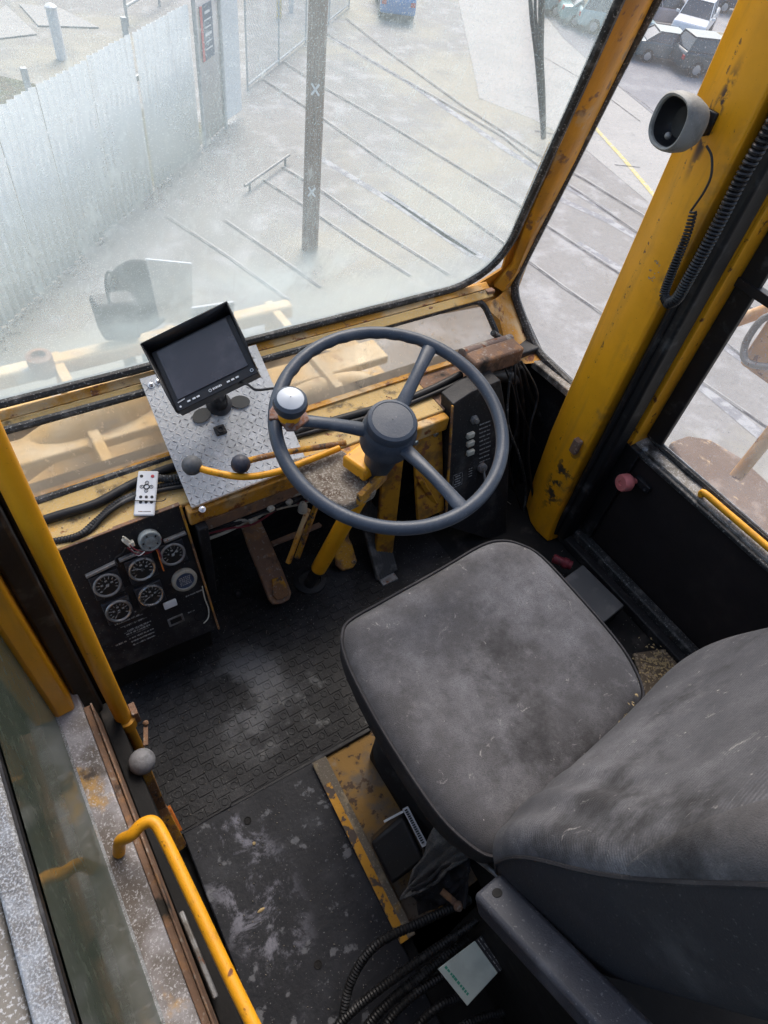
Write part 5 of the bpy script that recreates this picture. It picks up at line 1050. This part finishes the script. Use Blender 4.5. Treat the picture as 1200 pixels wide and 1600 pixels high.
# ------------------------------------------------------------------ right door
dr = thing('right_door', (1.3, .3, 0), 'right cab door with black lower panel, frosty ledge and large window', 'door')
mb = MB(); mb.span((1.302, -.88, .015), (1.33, .6, .392)); mb.build('lower_panel', mat('door_black_liner', (.016, .012, .012), .65, layers=[dict(s=5, lo=.5, hi=.75, c=(.03, .022, .02))], bump=(200, .15)), dr, bev=.003)
mb = MB(); mb.bar(V((1.298, -.88, .392)), V((1.298, .61, .392)), .012, .012); mb.build('panel_top_trim', M['gasket'], dr, bev=.003)
mb = MB(); mb.span((1.305, -.88, .394), (1.352, .61, .404)); mb.build('window_ledge', M['ledge'], dr, bev=.002)
for v_ in ((1008, 702), (1140, 815)):
    mb = MB(); mb.ball(P(*v_, z=.402), .008, 10, (1, 1, .6)); mb.build('ledge_screw', M['frost'], dr)
DW = Plane((1.352, 0, 0), (0, -1, 0), (0, 0, 1)); DWy = lambda u, v: DW.px(u, v)
yv = DW.px(1040, 600).y; zb = DW.px(1060, 715).z
ol = []
c_ = [V((-yv, 1.9, 0)), V((-yv, zb + .0, 0)), V((.85, zb, 0)), V((.85, 1.9, 0))]
for i, r_ in zip(range(4), (.05, .075, .05, .05)):
    p = c_[i]; a = (c_[i - 1] - p).normalized() * r_; b = (c_[(i + 1) % 4] - p).normalized() * r_
    for k in range(7): t = k / 6; ol.append((p + a) * (1 - t) ** 2 + p * 2 * t * (1 - t) + (p + b) * t * t)
pane(DW, ol, 'door_window', M['glass_side'], par=dr)
mb = MB(); mb.tube(lift(DW, offset(ol, .006), .004), .009, 8, closed=True); mb.build('window_seal', M['gasket'], dr)
mb = MB(); mb.tube(lift(DW, offset(ol, -.003), .004), .003, 6, closed=True); mb.build('frosty_bead', M['frost'], dr)
mb = MB(); oo = offset(ol, .014); n = len(ol); out = [V((-.605 if p.x < 0 else .9, p.y, 0)) for p in oo]
mb.ring(lift(DW, offset(ol, .05), 0), lift(DW, oo, 0), V((.012, 0, 0))); mb.build('door_frame', M['rubber'], dr)
mb = MB(); mb.span((1.286, .592, .40), (1.36, .6, 1.94)); mb.span((1.286, .6, .40), (1.30, .617, 1.94)); mb.build('frame_upright', M['yellow'], dr, bev=.002)
mb = MB(); mb.span((1.335, .545, .42), (1.3515, .591, 1.9)); mb.build('upright_rubber', M['rubber'], dr, bev=.003)
a, b = DW.px(1145, 432, .01), DW.px(1200, 462, .01); d = V((0, (b - a).y, 0)).normalized(); mb = MB(); mb.bar(a, a + V((0, -1.2, a.z * 0)), .022, .02); mb.build('slider_rail', M['plastic'], dr, bev=.002)
mb = MB(); a = P(1100, 770, z=.42); b = P(1215, 868, z=.42); mb.tube(smooth([a + V((0, .0, -.012)), a, a.lerp(b, .3), b, b + (b - a) * .6], 5), .0082, 12); mb.build('door_lever', M['yellow'], dr)
k0 = P(973, 755, x=1.255); mb = MB(); mb.lathe(V((1.30, k0.y - .012, k0.z)), (-1, .25, .05), [(.008, 0), (.008, .02), (.018, .024), (.0235, .032), (.0235, .05), (.021, .055), (.007, .0555), (.006, .052), (.0001, .052)], 26); mb.build('red_knob', M['redknob'], dr)
mb = MB(); mb.box((1.297, k0.y - .03, k0.z + .004), (.012, .05, .022)); mb.ball((1.29, k0.y - .045, k0.z), .006, 10); mb.build('knob_bracket', M['black'], dr, bev=.003)
# floor rail by the door
fr = thing('door_sill_rail', (1.26, .4, 0), 'dusty black sill rail along the foot of the right door', 'rail')
mb = MB(); mb.span((1.235, -.4, 0), (1.262, .70, .028)); mb.build('rail_bar', M['black'], fr, bev=.004)
mb = MB(); mb.span((1.268, -.4, 0), (1.298, .66, .045)); mb.build('rail_rib', M['gasket'], fr, bev=.005)
mb = MB(); q = [P(u, v, z=.06) for u, v in ((879, 905), (911, 882), (976, 946), (944, 972))]; mb.prism(q, (0, 0, -.012)); tag(mb.build('grey_plate', mat('grey_box_lid', (.1, .1, .1), .6, layers=[dict(s=20, lo=.5, hi=.7, c=(.15, .145, .14))], bump=(100, .1)), bev=.003), 'flat grey box lid on the floor between the seat and the right door', 'box lid')
mb = MB(); mb.prism([V((p.x, p.y, 0)) for p in q], (0, 0, .046)); tag(mb.build('battery_box', M['dark'], bev=.003), 'dark box under the flat grey lid beside the seat', 'box')
mb = MB(); a = P(864, 872, z=.06); b = P(893, 884, z=.06); mb.cyl(a, b, .013, 14); mb.cyl(a.lerp(b, .55), a.lerp(b, .8), .016, 14); tag(mb.build('red_connector', M['darkred'], bev=.001), 'dark red connector on the floor ahead of the grey box lid', 'connector')
mb = MB(); random.seed(9)
for k in range(260):
    u = random.gauss(1028, 16); v = random.gauss(1040, 16); c = P(u, v, z=.01) + V((0, 0, random.uniform(0, .008))); s = random.uniform(.002, .006); d = V((random.uniform(-1, 1), random.uniform(-1, 1), random.uniform(-.3, .3))).normalized(); e = d.cross(V((0, 0, 1))) * .5
    mb.add([c + d * s, c + e * s, c - d * s, c - e * s], [(0, 1, 2, 3)])
o = mb.build('floor_debris', M['straw'], fix=False); tag(o, 'brown straw and dirt on the floor behind the seat cushion corner', 'debris'); o['kind'] = 'stuff'
mb = MB(); q = [P(u, v, z=.012) for u, v in ((990, 1020), (1060, 1010), (1110, 1060), (1020, 1120))]; mb.prism([V((p.x, p.y, 0)) for p in q], (0, 0, .012)); mb.build('dirt_tray', M['debris'], cab, bev=.003)

# ------------------------------------------------------------------ seat
seat = thing('operator_seat', (.54, .22, 0), 'dusty charcoal cloth operator seat filling the right of the cab', 'seat')
spx = [(534, 990), (545, 966), (600, 934), (690, 884), (752, 848), (785, 840), (815, 846), (850, 866), (910, 930), (962, 990), (990, 1030), (1008, 1072), (1003, 1100), (960, 1165), (900, 1225), (840, 1280), (800, 1326), (770, 1337), (735, 1318), (690, 1275), (640, 1205), (590, 1125), (550, 1050), (536, 1012)]
ZT = .5
base = [P(u, v, z=ZT) for u, v in spx]; cen = V((sum(p.x for p in base) / len(base), sum(p.y for p in base) / len(base), ZT))
base = smooth(base, 4, closed=True); n = len(base)
def ringz(k, z, inset=0): 
    out = []
    for i, p in enumerate(base):
        t = (base[(i + 1) % n] - base[i - 1]); nn = V((t.y, -t.x, 0)).normalized()
        if (p - cen).dot(nn) < 0: nn = -nn
        q = p - nn * inset; q = cen + (q - cen) * k; out.append(V((q.x, q.y, z)))
    return out
lv2 = [(.80, .37, .0), (.93, .385, .0), (1, .405, .012), (1, .44, .002), (1, .478, 0), (1, .490, .004)]
mb = MB(); vs = []
for k, z, i_ in lv2: vs += ringz(k, z, i_)
mb.add(vs, [(j * n + i, j * n + (i + 1) % n, (j + 1) * n + (i + 1) % n, (j + 1) * n + i) for j in range(len(lv2) - 1) for i in range(n)] + [tuple(range(n))[::-1]], True)
cu = mb.build('cushion_side', M['vinyl'], seat)
mb = MB(); vs = []; lv3 = [(1, .490, .004), (1, .4985, .010), (.94, .507, .006), (.84, .513, 0), (.66, .513, 0), (.45, .509, 0), (.22, .507, 0), (.02, .507, 0)]
for k, z, i_ in lv3:
    for p in ringz(k, z, i_): vs.append(p + V((0, 0, .004 * mnoise.noise(p * 9) * (1 - k))))
mb.add(vs, [(j * n + i, j * n + (i + 1) % n, (j + 1) * n + (i + 1) % n, (j + 1) * n + i) for j in range(len(lv3) - 1) for i in range(n)] + [tuple((len(lv3) - 1) * n + i for i in range(n))], True)
mb.build('cushion_top', M['fabric'], seat)
mb = MB(); mb.tube(ringz(1, .491, .001), .0028, 6, closed=True); mb.build('cushion_piping', M['vinyl'], seat)
mb = MB(); mb.span((.36, -.36, .0), (.82, -.03, .40)); mb.build('seat_rear_frame', M['dark'], seat, bev=.01)
mb = MB(); mb.span((.40, .06, .0), (.70, .36, .09)); mb.build('seat_base', M['dark'], seat, bev=.01)
mb = MB(); prof = []
for k in range(13): prof.append((.17 if k % 2 else .155, .09 + k * .0225))
mb.lathe((.55, .22, 0), (0, 0, 1), prof, 32, sq=.5, x=(1, .1, 0)); mb.build('suspension_bellows', M['rubber'], seat)
# backrest
BR = V((1, .10, 0)).normalized(); BU = (V((.05, -.235, .96))).normalized(); BN = BR.cross(BU).normalized(); BN = BN if BN.y > 0 else -BN
BO = V((.54, .07, .475))
def bw(h): 
    k = min(1, h / .13); return .185 + .045 * math.sin(k * math.pi / 2) + .02 * min(1, h / .5)
def back_pt(th, h, t_=.2):
    c, s = math.cos(th), math.sin(th); w_ = bw(h); x = w_ * math.copysign(abs(c) ** .55, c); y = math.copysign(abs(s) ** .6, s)
    ht = max(0, (h - .5) / .14); endk = math.sqrt(max(0, 1 - min(1, ht) ** 2)) if ht > 0 else 1; e0 = min(1, h / .07); endk *= math.sqrt(max(0, 1 - (1 - e0) ** 2)) * .92 + .08
    front = .022 * math.exp(-((h - .2) / .12) ** 2) - .022 * math.exp(-((h - .03) / .07) ** 2) * max(0, math.cos(x / w_ * 1.5)) + .0 * math.exp(-((h - .13) / .11) ** 2) * (1 - (abs(x) / w_) ** 2 * .8) + .038 * (abs(x) / w_) ** 3 * (1 if h > .12 else h / .12)
    if y > 0:
        xl = -x / w_
        front += .0032 * math.sin(2 * math.pi * (xl * 4.2 + .35 * math.sin(h * 9) + .5 * h)) * max(0, min(1, (xl - .2) * 3)) * max(0, min(1, (.46 - h) * 6)) * max(0, min(1, (h - .06) * 10)) * max(0, 1 - xl ** 8)
    yy = (y * t_ / 2) * endk + (front if y > 0 else 0)
    return BO + BR * x * (.86 + .14 * endk) + BU * h + BN * (yy - .085)
NH = 110; NT = 72; hs = [.66 * (i / (NH - 1)) for i in range(NH)]
def bgrid(a0, a1, nt):
    vs = []; 
    for h in hs:
        for k in range(nt): vs.append(back_pt(a0 + (a1 - a0) * k / (nt - 1), h))
    return vs, [(j * nt + i, j * nt + i + 1, (j + 1) * nt + i + 1, (j + 1) * nt + i) for j in range(NH - 1) for i in range(nt - 1)]
fa = .18
vs, fs = bgrid(fa, math.pi - fa, 50); mb = MB(); mb.add(vs, fs, True); mb.build('backrest_front', M['fabric_rib'], seat)
vs, fs = bgrid(math.pi - fa, 2 * math.pi + fa, 44); mb = MB(); mb.add(vs, fs, True); mb.build('backrest_shell', M['vinyl'], seat)
def bth(h, k): d = max(0, h - .4) / .26; return math.pi - fa - k * min(1.1, 1.15 * d ** .8)
mb = MB(); nt = 12; hh = [h for h in hs if h > .405]
mb.add([back_pt(bth(h, k / (nt - 1)), h) + BN * (.0015 + .006 * math.sin(math.pi * k / (nt - 1)) ** .5) for h in hh for k in range(nt)], [(j * nt + i, j * nt + i + 1, (j + 1) * nt + i + 1, (j + 1) * nt + i) for j in range(len(hh) - 1) for i in range(nt - 1)], True); mb.build('side_bolster', M['fabric'], seat)
for s in (fa, math.pi - fa):
    mb = MB(); mb.tube([back_pt(s, h) + BN * .001 for h in hs], .0028, 6); mb.build('backrest_piping', M['vinyl'], seat)
# armrest
a = P(760, 1378, z=.585); b = P(985, 1610, z=.70); d = (b - a).normalized(); b = a + d * .42; side = V((0, 0, 1)).cross(d).normalized(); upn = d.cross(side)
mb = MB(); mb.box((a + b) / 2 - upn * .02, ((b - a).length, .047, .04), d, side); ar = mb.build('armrest', M['armrest'], seat, bev=.007, seg=3)
mb = MB(); c = a + d * .02 + upn * .0004; mb.lathe(c, upn, [(.0065, 0), (.006, .0005), (.0001, .0003)], 16); mb.build('armrest_hole', M['dark'], ar)
mb = MB(); mb.bar(a + d * .03 - upn * .052 - side * .0, b - upn * .052, .03, .024); mb.build('armrest_bracket', M['black'], seat, bev=.003)
mb = MB(); mb.tube(smooth([P(742, 1340, z=.4), P(770, 1362, z=.42), P(820, 1405, z=.43), P(870, 1440, z=.43)], 5), .004, 8); mb.build('recliner_rod', M['steel'], seat)
# straw along the crease
mb = MB(); random.seed(31); crease = [(1006, 1090), (975, 1150), (945, 1185), (915, 1210), (880, 1240), (850, 1272), (825, 1300)]
for k in range(150):
    t = random.random() * (len(crease) - 1); i = int(t); u = lerp(crease[i][0], crease[i + 1][0], t - i) + random.gauss(0, 2.5) - 9; v = lerp(crease[i][1], crease[i + 1][1], t - i) + random.gauss(0, 2.5) - 9
    c = P(u, v, z=.512); s = random.uniform(.0012, .004); d = V((random.uniform(-1, 1), random.uniform(-1, 1), random.uniform(-.2, .3))).normalized(); e = d.cross(V((0, 0, 1))) * .25
    mb.add([c + d * s, c + e * s, c - d * s, c - e * s], [(0, 1, 2, 3)])
o = mb.build('straw_crumbs', M['straw'], fix=False); tag(o, 'straw crumbs lying in the crease between cushion and backrest', 'crumbs'); o['kind'] = 'stuff'

# ------------------------------------------------------------------ outside, on the machine
deck = thing('machine_deck', (.5, 1.7, 0), 'yellow orange machine deck with rails and ribs just beyond the front panes', 'machine deck')
M['deck'] = mat('faded_yellow_deck', (.52, .34, .13), .7, layers=[dict(s=4, lo=.42, hi=.62, c=(.52, .43, .28), d=9), dict(s=14, lo=.58, hi=.68, c=(.3, .2, .12), d=9, max=.7), dict(s=9, lo=.6, hi=.7, c=(.3, .31, .3), off=5)], bump=(40, .3))
mb = MB(); mb.span((-.6, 1.22, -.3), (1.2, 1.9, -.02)); mb.build('deck_plate', M['deck'], deck, bev=.01)
mb = MB(); mb.bar((-.6, P(0, 590, z=.17).y, .17), (.93, P(0, 590, z=.17).y - .01, .17), .05, .05); mb.build('front_beam', M['deck'], deck, bev=.01)
mb = MB(); mb.bar((-.6, 1.45, .16), (1.1, 1.44, .16), .1, .03); mb.build('walkway_lip', M['deck'], deck, bev=.006)
for x in (-.2, .15, .5, .85): mb = MB(); mb.span((x, 1.3, -.02), (x + .03, 1.8, .19)); mb.build('deck_rib', M['deck'], deck, bev=.004)
mb = MB(); mb.tube(smooth([(-.1, 1.5, .05), (.1, 1.48, .16), (.3, 1.5, .18), (.42, 1.62, .12), (.44, 1.8, .0)], 6), .05, 14); mb.build('curved_pipe', M['deck'], deck)
mb = MB(); mb.tube(smooth([(.5, 1.35, .0), (.7, 1.38, .12), (.95, 1.36, .14), (1.1, 1.4, .0)], 6), .035, 14); mb.build('bent_tube', M['deck'], deck)
o = P(60, 556, z=.235); mb = MB(); mb.lathe(o, (0, 0, 1), [(.035, -.06), (.035, .0), (.02, .004), (.018, -.01), (.0001, -.01)], 18); mb.build('ring_boss', M['rust'], deck)
random.seed(14)
for k in range(14):
    x = -.3 + k * .11; mb = MB(); mb.lathe((x, 1.33 + .03 * (k % 2), -.02), (0, 0, 1), [(.014, 0), (.014, .012), (.006, .014), (.006, .024), (.0001, .025)], 6); mb.build('deck_bolt', M['rust'], deck)
mb = MB(); mb.tube(smooth([(-.4, 1.7, .0), (-.1, 1.66, .03), (.2, 1.72, .02), (.55, 1.64, .03), (.9, 1.7, .02), (1.1, 1.62, .0)], 8), .018, 10); mb.build('deck_hose', M['rubber'], deck)
mb = MB(); mb.lathe((.62, 1.55, -.02), (0, 0, 1), [(.08, 0), (.08, .03), (.06, .035), (.05, .09), (.035, .1), (.0001, .1)], 24); mb.build('deck_cap', M['deck'], deck)
# work lamp and pale box
wlp = P(195, 510, y=1.75); wk = thing('work_lamp', wlp, 'dusty dark grey square work lamp with a round mate behind it, outside the windscreen', 'work lamp')
LP = Plane(wlp, (1, .1, 0), (0, .25, 1))
mb = MB(); q = [LP.px(u, v) for u, v in ((148, 480), (212, 470), (222, 478), (222, 530), (165, 535))]; mb.prism(q, V((0, .07, 0))); mb.build('lamp_case', M['black'], wk, bev=.01)
mb = MB(); mb.tube([wlp + V((0, .03, -.1)), wlp + V((0, .03, -.3))], .02, 10); mb.build('lamp_stem', M['steel'], wk)
o = P(213, 462, y=1.95); mb = MB(); mb.lathe(o, (.3, -.8, .4), [(.001, -.05), (.08, -.04), (.105, 0), (.11, .03), (.1, .034), (.095, .02), (.001, .02)], 28); mb.tube([o, o + V((0, 0, -.3))], .02, 10); mb.build('round_lamp', M['black'], wk)
mb = MB(); mb.tube(smooth([P(172, 475, y=1.75), P(166, 450, y=1.78), P(166, 430, y=1.8), P(172, 425, y=1.8), P(180, 440, y=1.8)], 5), .004, 6); mb.build('lamp_wire', M['rubber'], wk)
q = [P(u, v, y=1.9) for u, v in ((228, 405), (300, 412), (302, 505), (250, 505))]
bxw = thing('sheet_screen', q[3], 'pale grey sheet panel standing on the deck right of the work lamps', 'metal screen')
mb = MB(); mb.prism(q, V((.002, .008, 0))); mb.build('panel_sheet', mat('pale_sheet', (.52, .57, .6), .6, layers=[dict(s=6, lo=.5, hi=.7, c=(.44, .49, .52))]), bxw, bev=.002)
q = [P(u, v, y=1.6) for u, v in ((300, 482), (366, 472), (366, 500), (302, 512))]
mb = MB(); mb.prism(q, V((.0, .01, 0))); mb.build('name_plate', mat('pale_sheet_b', (.4, .42, .44), .6), bxw, bev=.002)
text('7K AUT', .042, P(332, 491, y=1.597), (1, 0, .02), (0, 0, 1), M['black'], 'lettering', bxw)
# wiper outside the windscreen
wp = thing('wiper', WS.px(835, 0, -.04), 'black double armed wiper hanging outside the windscreen', 'wiper')
for pts, r, nm in ((((848, -60), (846, 20), (845, 90), (848, 150), (849, 215)), .0045, 'wiper_blade'), (((826, -60), (830, 20), (838, 90), (843, 150), (847, 200)), .0028, 'wiper_arm'), (((840, -60), (836, 10), (840, 60), (843, 120)), .0022, 'wiper_link')):
    mb = MB(); mb.tube(smooth([WS.px(u, v, -.035) for u, v in pts], 5), r * 1.3, 8); mb.build(nm, M['plastic'], wp)
# right side: guard rail, mirror arm, fender
hr = thing('guard_rail', (1.9, .5, -.1), 'peach yellow guard rail tubes outside the right door window', 'guard rail')
M['rail'] = mat('weathered_orange_tube', (.55, .3, .12), .6, layers=[dict(s=14, lo=.5, hi=.62, c=(.62, .42, .24)), dict(s=30, lo=.6, hi=.66, c=RUST)])
a = P(1060, 534, x=1.95); b = P(1210, 480, x=1.95); mb = MB(); mb.tube([a, b, b + (b - a) * 3], .019, 14); mb.build('top_tube', M['rail'], hr)
a = P(1150, 745, x=1.75); b = P(1212, 668, x=1.8); mb = MB(); mb.tube([a, b, b + (b - a) * 2], .02, 14); mb.build('stay_tube', M['rail'], hr)
a = P(1060, 534, x=1.95); mb = MB(); mb.tube([a, V((a.x, a.y, -.2))], .019, 12); mb.build('post_tube', M['rail'], hr)
mi_ = thing('mirror_arm', P(1180, 560, x=1.85), 'grey bent mirror arm outside the right door window', 'mirror arm')
mb = MB(); mb.tube(smooth([P(u, v, x=1.8) for u, v in ((1215, 490), (1190, 500), (1168, 530), (1162, 555), (1172, 568), (1200, 573), (1260, 576))], 6), .01, 12); mb.build('arm_tube', M['steel'], mi_)
mb = MB(); mb.box(P(1215, 548, x=1.82), (.03, .14, .18)); mb.build('mirror_head', M['rail'], mi_, bev=.02)
fe = MB(); q = [P(u, v, z=.02) for u, v in ((1048, 690), (1075, 680), (1110, 686), (1160, 715), (1230, 780), (1300, 860), (1200, 900), (1090, 760))]; fe.prism(q, (0, 0, -.03)); tag(fe.build('fender', mat('brown_fender', (.13, .085, .06), .8, layers=[dict(s=8, lo=.5, hi=.62, c=(.2, .15, .12)), dict(s=20, lo=.6, hi=.7, c=(.35, .25, .15))], bump=(60, .4)), bev=.008), 'brown dusty curved fender plate outside the right door', 'fender')

mb = MB(); random.seed(77)
for (x0, x1, y0, y1, z, n) in ((0, .55, .43, .8, .009, 420), (.0, .25, -.1, .41, .031, 220), (.0, 1.05, .875, .99, .447, 260), (1.0, 1.24, .1, .6, .002, 160)):
    for k in range(n):
        c = V((random.uniform(x0, x1), random.uniform(y0, y1), z)); s = random.choice((.0008, .001, .0014, .0022)); d = V((random.uniform(-1, 1), random.uniform(-1, 1), .2)).normalized(); e = V((-d.y, d.x, 0)) * .7
        mb.add([c + d * s, c + e * s, c - d * s, c - e * s, c + V((0, 0, s))], [(0, 1, 4), (1, 2, 4), (2, 3, 4), (3, 0, 4)])
o = mb.build('loose_grit', mat('grit', (.22, .2, .17), .9), fix=False); tag(o, 'loose pale grit scattered over mat, cover plate and shelf', 'grit'); o['kind'] = 'stuff'

lm = thing('wiring_loom', (.4, .86, .33), 'dirty bundle of wires with pale connectors hanging under the shelf lip', 'wiring loom')
random.seed(8)
for k in range(7):
    z = random.uniform(.335, .372); mb = MB(); mb.tube(smooth([V((.235 + j * .065, .852 + random.uniform(-.008, .008), z + random.uniform(-.016, .012))) for j in range(6)], 5), random.uniform(.0018, .004), 6); mb.build('loom_wire', M[random.choice(['rubber', 'gasket', 'beige', 'darkred', 'rust'])], lm)
for k in range(5):
    c = V((.36 + k * .045, .845, .35 + random.uniform(-.012, .012))); mb = MB(); mb.box(c, (random.uniform(.014, .024), .01, .012), (1, random.uniform(-.4, .4), random.uniform(-.4, .4)), (0, 0, 1)); mb.build('loom_connector', M['offwhite' if k % 2 else 'beige'], lm, bev=.002)
mb = MB(); random.seed(61)
for k in range(900):
    c = f0 + fd * random.uniform(-7, 9.5) - fn * abs(random.gauss(0, .16)) + V((0, 0, .01)); s = random.uniform(.02, .06); d = V((random.uniform(-1, 1), random.uniform(-1, 1), random.uniform(0, 1.2))).normalized(); e = d.cross(V((.3, .2, 1))) * .4
    mb.add([c - e * s, c + e * s, c + d * s * 1.6], [(0, 1, 2)])
o = mb.build('fence_litter', M['debris'], fix=False); tag(o, 'brown leaf litter gathered along the foot of the sheet fence', 'leaf litter'); o['kind'] = 'stuff'
